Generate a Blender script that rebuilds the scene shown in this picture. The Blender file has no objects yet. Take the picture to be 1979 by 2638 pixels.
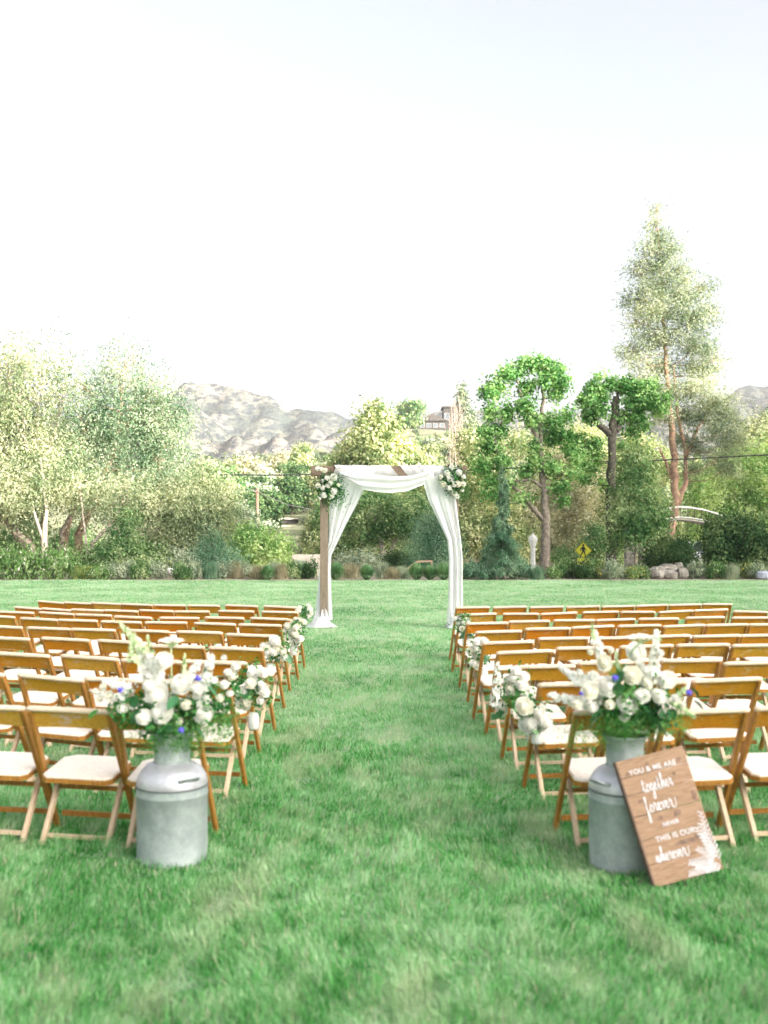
import bpy, math, random
import numpy as np
from mathutils import Vector, Matrix, noise as mnoise

# ------------------------------------------------------------------ camera, sky, sun, exposure
S = bpy.context.scene
COL = S.collection
R = math.radians
F, PX0, PYH, HC = 2600.0, 989.5, 1391.0, 1.726      # focal length, centre, horizon (photo pixels), eye height

cam_d = bpy.data.cameras.new('camera')
cam = bpy.data.objects.new('camera', cam_d); COL.objects.link(cam)
cam.location = (0, 0, HC); cam.rotation_euler = (R(90), 0, 0)
cam_d.sensor_fit = 'VERTICAL'; cam_d.sensor_height = 36.0
cam_d.lens = F / 2638.0 * 36.0
cam_d.shift_y = (PYH - 1319.0) / 2638.0
cam_d.clip_end = 8000; cam_d.clip_start = 0.05
cam_d.dof.use_dof = True; cam_d.dof.focus_distance = 19.5; cam_d.dof.aperture_fstop = 1.95
S.camera = cam

SUN_EL, SUN_AZ = R(16), R(50)                    # azimuth: turned from straight behind the camera towards the right
to_sun = Vector((math.sin(SUN_AZ) * math.cos(SUN_EL), -math.cos(SUN_AZ) * math.cos(SUN_EL), math.sin(SUN_EL)))
W = bpy.data.worlds.new('World'); S.world = W; W.use_nodes = True
nt = W.node_tree; nt.nodes.clear()
sky = nt.nodes.new('ShaderNodeTexSky'); sky.sky_type = 'NISHITA'; sky.sun_disc = False
sky.sun_elevation = SUN_EL
sky.sun_rotation = math.pi - SUN_AZ
sky.altitude = 200; sky.air_density = 1.0; sky.dust_density = 10.0; sky.ozone_density = 1.0
bw = nt.nodes.new('ShaderNodeRGBToBW'); hs = nt.nodes.new('ShaderNodeMix'); hs.data_type = 'RGBA'; hs.inputs[0].default_value = 0.72   # thin milky evening air: mostly grey sky
bg = nt.nodes.new('ShaderNodeBackground'); bg.inputs['Strength'].default_value = 0.15
wo = nt.nodes.new('ShaderNodeOutputWorld')
nt.links.new(sky.outputs[0], bw.inputs[0]); nt.links.new(sky.outputs[0], hs.inputs[6]); nt.links.new(bw.outputs[0], hs.inputs[7]); nt.links.new(hs.outputs[2], bg.inputs[0]); nt.links.new(bg.outputs[0], wo.inputs[0])

sun_d = bpy.data.lights.new('sun', 'SUN'); sun_d.energy = 4.3; sun_d.angle = R(0.6); sun_d.color = (1.0, 0.93, 0.84)
sun = bpy.data.objects.new('sun', sun_d); COL.objects.link(sun)
sun.rotation_euler = to_sun.to_track_quat('Z', 'Y').to_euler()

S.view_settings.view_transform = 'Standard'; S.view_settings.look = 'None'
S.view_settings.gamma = 1.0; S.view_settings.use_curve_mapping = False
S.view_settings.exposure = 2.2
S.render.engine = 'CYCLES'
S.cycles.max_bounces = 8; S.cycles.diffuse_bounces = 6; S.cycles.transmission_bounces = 4
S.cycles.transparent_max_bounces = 8; S.cycles.volume_bounces = 1
S.cycles.use_denoising = True

rng = np.random.default_rng(7)
random.seed(7)
ZERO = np.zeros(3)

def WX(px, D): return (px - PX0) * D / F
def WZ(py, D): return HC - (py - PYH) * D / F
def WP(px, py, D): return np.array([WX(px, D), D, WZ(py, D)])

# ------------------------------------------------------------------ helpers
def tag(o, label=None, cat=None, group=None, kind=None):
    if label: o['label'] = label
    if cat: o['category'] = cat
    if group: o['group'] = group
    if kind: o['kind'] = kind
    return o
def empty(name, loc=(0, 0, 0), rz=0.0, **k):
    o = bpy.data.objects.new(name, None); COL.objects.link(o)
    o.location = loc; o.rotation_euler = (0, 0, rz); o.empty_display_size = 0.1
    return tag(o, **k)
def link(name, me, parent=None, mat=None, loc=None, **k):
    if mat is not None and len(me.materials) == 0: me.materials.append(mat)
    o = bpy.data.objects.new(name, me); COL.objects.link(o)
    if parent is not None: o.parent = parent
    if loc is not None: o.location = loc
    return tag(o, **k)
def copy_tree(o, parent=None):
    c = o.copy(); COL.objects.link(c)
    if parent is not None: c.parent = parent
    for ch in list(o.children): copy_tree(ch, c)
    return c
def raw_mesh(name, V, polys_flat, n_per, tint=None, smooth=False):
    """V (n,3); polys_flat flat indices, all faces with n_per corners (int or array of counts)"""
    me = bpy.data.meshes.new(name)
    V = np.asarray(V, dtype=np.float32); idx = np.asarray(polys_flat, dtype=np.int32).ravel()
    if np.isscalar(n_per): cnt = np.full(len(idx) // n_per, n_per, dtype=np.int32)
    else: cnt = np.asarray(n_per, dtype=np.int32)
    me.vertices.add(len(V)); me.vertices.foreach_set('co', V.ravel())
    me.loops.add(len(idx)); me.loops.foreach_set('vertex_index', idx)
    me.polygons.add(len(cnt))
    st = np.concatenate(([0], np.cumsum(cnt)[:-1])).astype(np.int32)
    me.polygons.foreach_set('loop_start', st)
    me.polygons.foreach_set('use_smooth', np.full(len(cnt), smooth, dtype=bool))
    if tint is not None:
        a = me.attributes.new('tint', 'FLOAT', 'FACE'); a.data.foreach_set('value', np.asarray(tint, dtype=np.float32))
    me.update(calc_edges=True)
    return me

class MB:
    """collects shapes, builds one mesh"""
    def __init__(s): s.v = []; s.f = []; s.n = 0; s.sm = []
    def add(s, verts, faces, smooth=False):
        b = s.n
        s.v.extend([tuple(map(float, p)) for p in verts]); s.n += len(verts)
        for f in faces: s.f.append([i + b for i in f]); s.sm.append(smooth)
    def box(s, c, d, M=None, bev=0.0):
        x, y, z = [k / 2 for k in d]
        if bev <= 0:
            P = [(-x, -y, -z), (x, -y, -z), (x, y, -z), (-x, y, -z), (-x, -y, z), (x, -y, z), (x, y, z), (-x, y, z)]
            Fs = [(0, 3, 2, 1), (4, 5, 6, 7), (0, 1, 5, 4), (1, 2, 6, 5), (2, 3, 7, 6), (3, 0, 4, 7)]
        else:
            b = bev; P = []; Fs = []
            def ring(xx, yy, zz): return [(-xx + b, -yy, zz), (xx - b, -yy, zz), (xx, -yy + b, zz), (xx, yy - b, zz), (xx - b, yy, zz), (-xx + b, yy, zz), (-xx, yy - b, zz), (-xx, -yy + b, zz)]
            P += ring(x - b * .8, y - b * .8, -z) + ring(x, y, -z + b) + ring(x, y, z - b) + ring(x - b * .8, y - b * .8, z)
            for k in range(3):
                for i in range(8): j = (i + 1) % 8; Fs.append((k * 8 + i, k * 8 + j, k * 8 + 8 + j, k * 8 + 8 + i))
            Fs.append(tuple(range(7, -1, -1))); Fs.append(tuple(range(24, 32)))
        P = [Vector(p) for p in P]
        if M is not None: P = [M @ p for p in P]
        s.add([p + Vector(c) for p in P], Fs)
        return s
    def bar(s, a, b, w, h, up=(0, 0, 1), bev=0.0, ext=0.0):
        a = Vector(a); b = Vector(b); d = (b - a); L = d.length + ext; d.normalize()
        side = d.cross(Vector(up))
        if side.length < 1e-4: side = d.cross(Vector((1, 0, 0)))
        side.normalize(); u = side.cross(d)
        M = Matrix((side, d, u)).transposed()
        return s.box((a + b) / 2, (w, L, h), M, bev)
    def tube(s, pts, rad, n=8, cap=True, smooth=True):
        pts = [Vector(p) for p in pts]
        if not hasattr(rad, '__len__'): rad = [rad] * len(pts)
        V = []; Fs = []
        prev = None
        for i, p in enumerate(pts):
            t = (pts[min(i + 1, len(pts) - 1)] - pts[max(i - 1, 0)])
            if t.length < 1e-7: t = Vector((0, 0, 1))
            t.normalize()
            if prev is None:
                a = Vector((1, 0, 0)) if abs(t.x) < .8 else Vector((0, 1, 0))
                prev = t.cross(a).normalized()
            prev = (prev - t * prev.dot(t)).normalized(); q = t.cross(prev)
            for k in range(n):
                an = 2 * math.pi * k / n
                V.append(p + (prev * math.cos(an) + q * math.sin(an)) * rad[i])
        for i in range(len(pts) - 1):
            for k in range(n):
                k2 = (k + 1) % n; Fs.append((i * n + k, i * n + k2, (i + 1) * n + k2, (i + 1) * n + k))
        if cap: Fs.append(tuple(range(n - 1, -1, -1))); Fs.append(tuple((len(pts) - 1) * n + k for k in range(n)))
        s.add(V, Fs, smooth); return s
    def lathe(s, prof, c=(0, 0, 0), n=32, smooth=True):
        V = []; Fs = []
        for r, z in prof:
            for k in range(n):
                a = 2 * math.pi * k / n; V.append((c[0] + r * math.cos(a), c[1] + r * math.sin(a), c[2] + z))
        for i in range(len(prof) - 1):
            for k in range(n):
                k2 = (k + 1) % n; Fs.append((i * n + k, i * n + k2, (i + 1) * n + k2, (i + 1) * n + k))
        s.add(V, Fs, smooth); return s
    def prism(s, poly, z0, z1, M=None):
        n = len(poly); V = [Vector((x, y, z0)) for x, y in poly] + [Vector((x, y, z1)) for x, y in poly]
        if M is not None: V = [M @ p for p in V]
        Fs = [tuple(range(n - 1, -1, -1)), tuple(range(n, 2 * n))] + [(i, (i + 1) % n, n + (i + 1) % n, n + i) for i in range(n)]
        s.add(V, Fs); return s
    def mesh(s, name):
        me = bpy.data.meshes.new(name); me.from_pydata(s.v, [], s.f)
        me.polygons.foreach_set('use_smooth', s.sm); me.update(); return me
    def build(s, name, mat, parent=None, loc=None, **k):
        return link(name, s.mesh(name), parent, mat, loc, **k)

# ------------------------------------------------------------------ materials
def newmat(name):
    m = bpy.data.materials.new(name); m.use_nodes = True
    t = m.node_tree; b = t.nodes['Principled BSDF']; return m, t, b
def N(t, typ, **k):
    n = t.nodes.new(typ)
    for a, v in k.items(): setattr(n, a, v)
    return n
def ramp(t, stops):
    r = N(t, 'ShaderNodeValToRGB'); e = r.color_ramp.elements
    while len(e) < len(stops): e.new(0.5)
    for i, (p, c) in enumerate(stops): e[i].position = p; e[i].color = (*c, 1)
    return r
def mixc(t, fac, a, b, mode='MIX'):
    m = N(t, 'ShaderNodeMix', data_type='RGBA', blend_type=mode)
    for s, v in ((0, fac), (6, a), (7, b)):
        if hasattr(v, 'is_linked') or hasattr(v, 'links'): t.links.new(v, m.inputs[s])
        elif s == 0: m.inputs[0].default_value = v
        else: m.inputs[s].default_value = (*v, 1)
    return m.outputs[2]
def noise_tex(t, scale, detail=4, rough=.6, vec=None, dim='3D'):
    n = N(t, 'ShaderNodeTexNoise'); n.inputs['Scale'].default_value = scale
    n.inputs['Detail'].default_value = detail; n.inputs['Roughness'].default_value = rough
    if vec is not None: t.links.new(vec, n.inputs['Vector'])
    return n
def coords(t, kind='Object', scale=None, rot=None):
    c = N(t, 'ShaderNodeTexCoord'); o = c.outputs[kind]
    if scale or rot:
        mp = N(t, 'ShaderNodeMapping')
        if scale: mp.inputs['Scale'].default_value = scale
        if rot: mp.inputs['Rotation'].default_value = rot
        t.links.new(o, mp.inputs['Vector']); o = mp.outputs[0]
    return o
def bump(t, b, h, strength=.3, dist=.01):
    bp = N(t, 'ShaderNodeBump'); bp.inputs['Strength'].default_value = strength; bp.inputs['Distance'].default_value = dist
    t.links.new(h, bp.inputs['Height']); t.links.new(bp.outputs[0], b.inputs['Normal'])

def wood_mat(name, dark, mid, light, rough=.55, scale=(3, 3, 3), use_obj=False, spec=.3):
    m, t, b = newmat(name)
    v = coords(t, 'Object', scale)
    oi = N(t, 'ShaderNodeObjectInfo')
    off = N(t, 'ShaderNodeVectorMath', operation='ADD'); sc = N(t, 'ShaderNodeMath', operation='MULTIPLY'); sc.inputs[1].default_value = 37.0
    t.links.new(oi.outputs['Random'], sc.inputs[0]); t.links.new(v, off.inputs[0]); t.links.new(sc.outputs[0], off.inputs[1])
    n1 = noise_tex(t, 9, 6, .65, off.outputs[0])
    n2 = noise_tex(t, 2.2, 3, .5, off.outputs[0])
    r = ramp(t, [(.3, dark), (.5, mid), (.72, light)])
    t.links.new(n1.outputs[0], r.inputs[0])
    c2 = mixc(t, n2.outputs[0], r.outputs[0], mid)
    if use_obj:
        n3 = noise_tex(t, 1.1, 6, .75, off.outputs[0]); r3 = ramp(t, [(.56, (0, 0, 0)), (.70, (.75, .75, .75))]); t.links.new(n3.outputs[0], r3.inputs[0]); c2 = mixc(t, r3.outputs[0], c2, (.62, .44, .27))   # sun-bleached scuffs
        c2 = mixc(t, 1.0, c2, oi.outputs['Color'], 'MULTIPLY')
    t.links.new(c2, b.inputs['Base Color'])
    b.inputs['Roughness'].default_value = rough; b.inputs['Specular IOR Level'].default_value = spec
    bump(t, b, n1.outputs[0], .25, .003)
    return m
def plain(name, col, rough=.6, metal=0.0, spec=.4, nscale=None, namp=.15, bumpy=0.0):
    m, t, b = newmat(name)
    if nscale:
        n = noise_tex(t, nscale, 5, .6, coords(t))
        lo = tuple(c * (1 - namp) for c in col); hi = tuple(min(1, c * (1 + namp)) for c in col)
        r = ramp(t, [(.35, lo), (.65, hi)]); t.links.new(n.outputs[0], r.inputs[0]); t.links.new(r.outputs[0], b.inputs['Base Color'])
        if bumpy: bump(t, b, n.outputs[0], bumpy, .02)
    else: b.inputs['Base Color'].default_value = (*col, 1)
    b.inputs['Roughness'].default_value = rough; b.inputs['Metallic'].default_value = metal; b.inputs['Specular IOR Level'].default_value = spec
    return m
def leaf_mat(name, a, b_, c, clump=.8, transl=.45, accent=None):
    """leaf colour: varies per leaf (tint attribute) and per clump (noise)"""
    m, t, p = newmat(name); t.nodes.remove(p)
    out = [n for n in t.nodes if n.type == 'OUTPUT_MATERIAL'][0]
    at = N(t, 'ShaderNodeAttribute', attribute_name='tint')
    n = noise_tex(t, clump, 3, .6, coords(t))
    m0 = N(t, 'ShaderNodeMath', operation='MULTIPLY_ADD'); m0.inputs[1].default_value = 2.0; m0.inputs[2].default_value = -.75
    t.links.new(n.outputs[0], m0.inputs[0])
    mx = N(t, 'ShaderNodeMath', operation='MULTIPLY_ADD'); mx.inputs[1].default_value = .5
    t.links.new(at.outputs['Fac'], mx.inputs[0]); t.links.new(m0.outputs[0], mx.inputs[2])
    st = [(.2, a), (.5, b_), (.82, c)]
    r = ramp(t, st)
    t.links.new(mx.outputs[0], r.inputs[0])
    col = r.outputs[0]
    if accent:
        gt = N(t, 'ShaderNodeMath', operation='GREATER_THAN'); gt.inputs[1].default_value = 1 - accent[1]
        t.links.new(at.outputs['Fac'], gt.inputs[0]); col = mixc(t, gt.outputs[0], col, accent[0])
    d = N(t, 'ShaderNodeBsdfDiffuse'); tr = N(t, 'ShaderNodeBsdfTranslucent'); ms = N(t, 'ShaderNodeMixShader')
    tc = mixc(t, 1.0, col, (1.0, 1.0, .55), 'MULTIPLY')
    t.links.new(col, d.inputs[0]); t.links.new(tc, tr.inputs[0]); ms.inputs[0].default_value = transl
    t.links.new(d.outputs[0], ms.inputs[1]); t.links.new(tr.outputs[0], ms.inputs[2]); t.links.new(ms.outputs[0], out.inputs[0])
    return m
def cloth_mat(name, col, alpha, transl=.35):
    m, t, p = newmat(name); t.nodes.remove(p)
    out = [n for n in t.nodes if n.type == 'OUTPUT_MATERIAL'][0]
    d = N(t, 'ShaderNodeBsdfDiffuse'); tr = N(t, 'ShaderNodeBsdfTranslucent'); tp = N(t, 'ShaderNodeBsdfTransparent')
    m1 = N(t, 'ShaderNodeMixShader'); m2 = N(t, 'ShaderNodeMixShader')
    d.inputs[0].default_value = (*col, 1); tr.inputs[0].default_value = (*col, 1)
    m1.inputs[0].default_value = transl; m2.inputs[0].default_value = 1 - alpha
    wv = N(t, 'ShaderNodeTexNoise'); wv.inputs['Scale'].default_value = 60
    t.links.new(coords(t, 'Object', (1, 1, .06)), wv.inputs['Vector'])
    bp = N(t, 'ShaderNodeBump'); bp.inputs['Strength'].default_value = .25; bp.inputs['Distance'].default_value = .01
    t.links.new(wv.outputs[0], bp.inputs['Height']); t.links.new(bp.outputs[0], d.inputs['Normal'])
    t.links.new(d.outputs[0], m1.inputs[1]); t.links.new(tr.outputs[0], m1.inputs[2])
    t.links.new(m1.outputs[0], m2.inputs[1]); t.links.new(tp.outputs[0], m2.inputs[2]); t.links.new(m2.outputs[0], out.inputs[0])
    return m

M = {}
M['bark'] = plain('bark_grey', (.20, .165, .135), .9, nscale=6, namp=.45, bumpy=.8)
M['bark_warm'] = plain('bark_reddish', (.30, .19, .13), .9, nscale=4, namp=.4, bumpy=.8)
M['bark_pale'] = plain('bark_pale', (.42, .36, .30), .9, nscale=3, namp=.2, bumpy=.5)
M['bark_twig'] = plain('bark_pinkish_twig', (.38, .27, .20), .9, nscale=6, namp=.35, bumpy=.5)
M['bark_dark'] = plain('bark_dark', (.10, .085, .07), .9, nscale=6, namp=.4, bumpy=.8)

# ================================================================== GROUND, HILLS
def lawn_material(name, blades):
    m, t, p = newmat(name)
    v = coords(t, 'Object')
    big = noise_tex(t, .35, 3, .55, v); mid = noise_tex(t, 4.5, 4, .7, v)
    st = noise_tex(t, 3.0, 2, .5, coords(t, 'Object', (1.0, .35, 1.0), (0, 0, .5)))
    g1, g2, g3 = (.060, .185, .070), (.110, .270, .110), (.205, .345, .165)
    if blades: g1, g2, g3 = (.02, .19, .022), (.16, .48, .135), (.48, .70, .42)
    else: g1, g2, g3 = (.10, .24, .085), (.20, .34, .165), (.31, .41, .25)
    s = N(t, 'ShaderNodeMath', operation='MULTIPLY_ADD'); s.inputs[1].default_value = .5
    t.links.new(mid.outputs[0], s.inputs[0])
    s2 = N(t, 'ShaderNodeMath', operation='MULTIPLY'); s2.inputs[1].default_value = .5
    t.links.new(big.outputs[0], s2.inputs[0]); t.links.new(s2.outputs[0], s.inputs[2])
    val = s.outputs[0]
    if blades:
        at = N(t, 'ShaderNodeAttribute', attribute_name='tint')
        a2 = N(t, 'ShaderNodeMath', operation='MULTIPLY_ADD'); a2.inputs[1].default_value = .30
        sb = N(t, 'ShaderNodeMath', operation='SUBTRACT'); sb.inputs[1].default_value = .5
        t.links.new(at.outputs['Fac'], sb.inputs[0]); t.links.new(sb.outputs[0], a2.inputs[0]); t.links.new(val, a2.inputs[2]); val = a2.outputs[0]
    r = ramp(t, [(.37, g1), (.50, g2), (.65, g3)]); t.links.new(val, r.inputs[0])
    col = r.outputs[0]
    # pale straw patches
    sr = ramp(t, [(.50, (0, 0, 0)), (.66, (1, 1, 1))]); t.links.new(st.outputs[0], sr.inputs[0])
    f2 = N(t, 'ShaderNodeMath', operation='MULTIPLY'); f2.inputs[1].default_value = .42
    t.links.new(sr.outputs[0], f2.inputs[0])
    col = mixc(t, f2.outputs[0], col, (.64, .66, .46) if blades else (.34, .42, .24))
    if blades:
        gt = N(t, 'ShaderNodeMath', operation='GREATER_THAN'); gt.inputs[1].default_value = .93
        t.links.new(at.outputs['Fac'], gt.inputs[0]); col = mixc(t, gt.outputs[0], col, (.62, .56, .42))
        t.nodes.remove(p); out = [n for n in t.nodes if n.type == 'OUTPUT_MATERIAL'][0]
        d = N(t, 'ShaderNodeBsdfDiffuse'); tr = N(t, 'ShaderNodeBsdfTranslucent'); ms = N(t, 'ShaderNodeMixShader'); ms.inputs[0].default_value = .3
        t.links.new(col, d.inputs[0]); t.links.new(col, tr.inputs[0]); t.links.new(d.outputs[0], ms.inputs[1]); t.links.new(tr.outputs[0], ms.inputs[2]); t.links.new(ms.outputs[0], out.inputs[0])
    else:
        t.links.new(col, p.inputs['Base Color']); p.inputs['Roughness'].default_value = .95; p.inputs['Specular IOR Level'].default_value = .1; p.inputs['Sheen Weight'].default_value = .35; p.inputs['Sheen Tint'].default_value = (.85, 1, .75, 1)
        fine = noise_tex(t, 40, 4, .7, v); bump(t, p, fine.outputs[0], .8, .03)
    return m

def sheet(name, x0, x1, y0, y1, nx, ny, zf, mat, **k):
    xs = np.linspace(x0, x1, nx + 1); ys = np.linspace(y0, y1, ny + 1)
    X, Y = np.meshgrid(xs, ys); Z = zf(X, Y)
    V = np.stack([X, Y, Z], -1).reshape(-1, 3)
    i, j = np.meshgrid(np.arange(nx), np.arange(ny)); a = (j * (nx + 1) + i).ravel()
    Q = np.stack([a, a + 1, a + nx + 2, a + nx + 1], -1)
    return link(name, raw_mesh(name, V, Q, 4, smooth=True), None, mat, **k)
flat0 = lambda z: (lambda X, Y: np.full_like(X, z))
soil = plain('soil_mulch', (.30, .25, .19), .95, nscale=2.5, namp=.35, bumpy=.6)
sheet('ground', -2600, 2600, -1200, 3400, 8, 8, flat0(-.06), plain('dry_ground', (.34, .30, .20), .95, nscale=.05, namp=.3), kind='structure')
# lawn: slightly wavy far edge
def lawn_mesh():
    V = []; Fc = []; nx, ny = 120, 60
    for j in range(ny + 1):
        for i in range(nx + 1):
            x = -24 + 48 * i / nx; yb = 43.2 + .35 * math.sin(x * .35) + .25 * math.sin(x * .9 + 1)
            y = -6 + (yb + 6) * j / ny
            V.append((x, y, 0.0))
    for j in range(ny):
        for i in range(nx):
            a = j * (nx + 1) + i; Fc.append((a, a + 1, a + nx + 2, a + nx + 1))
    me = bpy.data.meshes.new('lawn'); me.from_pydata(V, [], Fc); me.update(); return me
link('lawn', lawn_mesh(), None, lawn_material('lawn_ground', False), kind='structure')
sheet('planting_bed', -40, 40, 42.3, 75, 4, 4, flat0(-.03), soil, kind='structure')

# ---- grass blades (nobody can count them): one mesh
def blades(n, segs, seed):
    g = np.random.default_rng(seed)
    ya, yb, yc = 2.7, 8.5, 43.2                         # density falls off with distance in one smooth law
    U = g.random(n) ** .78; Y = ya * (yc / ya) ** U
    keep = (Y < yb) if segs == 2 else (Y >= yb)
    Y = Y[keep]; n = len(Y)
    X = (g.random(n) * 2 - 1) * (Y * .40 + .6)
    nz = np.array([mnoise.noise(Vector((a_ * 4.5, b_ * 4.5, 0))) for a_, b_ in zip(X, Y)]) if segs == 2 else .3 * np.sin(X * 3.1 + 2 * np.sin(Y * 1.3))
    h = .052 - .016 * np.clip((Y - 4) / 30, 0, 1); w = .0034 + .0088 * np.clip((Y - 3) / 38, 0, 1)
    hh = h * (.55 + .75 * g.random(n)) * (1 + .95 * nz); ang = g.random(n) * 2 * math.pi
    lean = .15 + .8 * g.random(n); la = g.random(n) * 2 * math.pi
    sw = 2.2 * np.sin(X * 1.7 + 1.3 * np.sin(Y * 1.1)) + 1.6 * np.cos(Y * 2.3 + X)
    la = np.where(g.random(n) < .55, sw + .6 * g.standard_normal(n), la)
    ww = w * (.7 + .6 * g.random(n))
    dx, dy = np.cos(ang) * ww / 2, np.sin(ang) * ww / 2
    lx, ly = np.cos(la) * lean * hh, np.sin(la) * lean * hh
    base = np.stack([X, Y, np.zeros(n)], -1); side = np.stack([dx, dy, np.zeros(n)], -1)
    tip = base + np.stack([lx, ly, hh * np.sqrt(np.maximum(.12, 1 - (lean * .75) ** 2))], -1)
    tint = np.clip(g.random(n) * .8 + .1 + .35 * nz, 0, .92); tint = np.where(g.random(n) < .06, 1.0, tint)
    if segs == 1:
        return np.stack([base - side, base + side, tip], 1).reshape(-1, 3), np.arange(3 * n).reshape(-1, 3), tint
    mid = base + (tip - base) * .5 + np.array([0, 0, 1]) * (hh * .16)[:, None] - np.stack([lx, ly, np.zeros(n)], -1) * .14
    V = np.stack([base - side, base + side, mid + side * .8, mid - side * .8, tip], 1).reshape(-1, 3)
    o = (np.arange(n) * 5)[:, None]
    I = np.concatenate([o + np.array([[0, 1, 2]]), o + np.array([[0, 2, 3]]), o + np.array([[3, 2, 4]])], 1).reshape(-1, 3)
    return V, I, np.repeat(tint, 3)
Vs, Is, Ts, off = [], [], [], 0
for segs in (2, 1):
    V_, I_, T_ = blades(720000, segs, 1); Vs.append(V_); Is.append(I_ + off); Ts.append(T_); off += len(V_)
link('grass', raw_mesh('grass', np.concatenate(Vs), np.concatenate(Is), 3, np.concatenate(Ts)), None, lawn_material('grass_blades', True),
     label='short mown green grass of the lawn and aisle', cat='grass', kind='stuff')

# ---- mountains far behind
SKYL = [(-900, 1090), (-200, 1080), (200, 1070), (350, 1045), (400, 1022), (440, 1002), (475, 986), (530, 979), (560, 983), (600, 990), (640, 1003), (662, 1014), (690, 1010),
        (715, 1028), (745, 1050), (790, 1048), (830, 1053), (860, 1062), (900, 1070), (960, 1062), (1010, 1070), (1100, 1060), (1240, 1045), (1400, 1062), (1700, 1070),
        (1800, 1045), (1870, 1012), (1930, 992), (1979, 984), (2200, 1000), (2900, 1080)]
sx = np.array([p[0] for p in SKYL], float); sy = np.array([p[1] for p in SKYL], float)
def mountain():
    nx, ny = 420, 150; D0, D1, DR = 430., 1300., 980.
    V = np.zeros(((ny + 1) * (nx + 1), 3)); k = 0
    for j in range(ny + 1):
        D = D0 + (D1 - D0) * j / ny
        for i in range(nx + 1):
            px = -900 + 3800 * i / nx; x = WX(px, DR) * (.75 + .25 * D / DR)
            ex = PX0 + x * F / DR
            hr = (PYH - np.interp(ex, sx, sy)) * DR / F
            u = (D - D0) / (DR - D0)
            env = (max(0, u) ** 1.25) if u < 1 else max(0, 1 - (u - 1) * 1.6)
            rd = mnoise.hetero_terrain(Vector((x * .0075, D * .006, 3.1)), .9, 2.1, 6, .8)
            rid = 1 - abs(mnoise.noise(Vector((x * .011 + D * .004, D * .0035, .7)))) * 2.0
            rid2 = 1 - abs(mnoise.noise(Vector((x * .028 - D * .006, D * .012, 5.7)))) * 2.0
            fine = mnoise.fractal(Vector((x * .05, D * .05, 1.0)), 1.0, 2.2, 4)
            w = max(0.0, 1 - abs(u - .0) ** 6) if u < 1 else 1
            z = env * hr * (1.0 + (.50 * (rid - .72) + .26 * (rid2 - .7)) * min(1, max(0, u * 1.6 - .15)) * min(1, max(0, (1.0 - u) * 3.2)) + .02 * (rd - .8) * 0) + fine * 4.5 * min(1, env * 2)
            V[k] = (x, D, z); k += 1
    i, j = np.meshgrid(np.arange(nx), np.arange(ny)); a = (j * (nx + 1) + i).ravel()
    Q = np.stack([a, a + 1, a + nx + 2, a + nx + 1], -1)
    m, t, p = newmat('mountain_scrub')
    n1 = noise_tex(t, .022, 8, .72, coords(t)); n2 = noise_tex(t, .11, 4, .7, coords(t, 'Object', (1, .6, 1.6)))
    r1 = ramp(t, [(.42, (.055, .065, .058)), (.50, (.11, .11, .09)), (.60, (.17, .15, .13))]); t.links.new(n1.outputs[0], r1.inputs[0])
    r2 = ramp(t, [(.44, (.1, .1, .1)), (.52, (1, 1, 1))]); t.links.new(n2.outputs[0], r2.inputs[0])
    t.links.new(mixc(t, r2.outputs[0], (.035, .042, .046), r1.outputs[0]), p.inputs['Base Color']); p.inputs['Roughness'].default_value = 1.0
    p.inputs['Specular IOR Level'].default_value = 0.0
    bump(t, p, n2.outputs[0], .8, 5.0)
    return link('mountains', raw_mesh('mountains', V, Q, 4, smooth=True), None, m, kind='structure')
mountain()

# ---- nearer hillside carrying trees and houses
HTOP = [(-800, 1230), (0, 1215), (300, 1215), (560, 1188), (700, 1172), (820, 1160), (900, 1120), (1000, 1100), (1080, 1092), (1200, 1092), (1330, 1100), (1500, 1130), (1700, 1165), (1979, 1170), (2700, 1200)]
hx = np.array([p[0] for p in HTOP], float); hy = np.array([p[1] for p in HTOP], float)
H0, HR, H1 = 90., 280., 430.
def hill_z(x, y):
    ex = PX0 + x * F / np.maximum(y, 60.)
    hr = (PYH - np.interp(ex, hx, hy)) * HR / F
    u = (y - H0) / (HR - H0)
    e = np.where(u < 1, np.clip(u, 0, 1) ** 1.1 * (1.15 - .15 * np.clip(u, 0, 1)), np.clip(1 - (u - 1) * 1.2, 0, 1))
    return e * hr + np.where(u > 0, .8 * np.sin(x * .11 + y * .05) * np.clip(u, 0, 1), 0) - .05
sheet('hillside', -230, 230, 88, 430, 120, 90, hill_z, plain('hillside_scrub', (.22, .23, .13), .98, nscale=.12, namp=.35, bumpy=.5), kind='structure')

# ---- unseen ridge added behind the camera, shaped to keep the lawn out of the sun
def add_shade_ridge():
    nx, ny = 150, 24; V = []; su = Vector((math.sin(SUN_AZ), -math.cos(SUN_AZ))); sv = Vector((su.y, -su.x)); H = math.tan(SUN_EL) * (350 + 46)
    for j in range(ny + 1):
        d = 210 + 280 * j / ny
        for i in range(nx + 1):
            q = -750 + 1500 * i / nx; x, y = su.x * d + sv.x * q, su.y * d + sv.y * q
            hh = H + 2.2 * mnoise.noise(Vector((q * .02, 0, 0))) + 1.2 * mnoise.noise(Vector((q * .07, 3, 0)))
            V.append((x, y, max(0, math.sin(math.pi * j / ny)) ** .8 * hh - .2))
    i, j = np.meshgrid(np.arange(nx), np.arange(ny)); a = (j * (nx + 1) + i).ravel()
    Q = np.stack([a, a + 1, a + nx + 2, a + nx + 1], -1)
    return link('shade_ridge', raw_mesh('shade_ridge', V, Q, 4, smooth=True), None, plain('shade_ridge_scrub', (.36, .33, .23), .98, nscale=.05, namp=.3), kind='structure')
add_shade_ridge()

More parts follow.
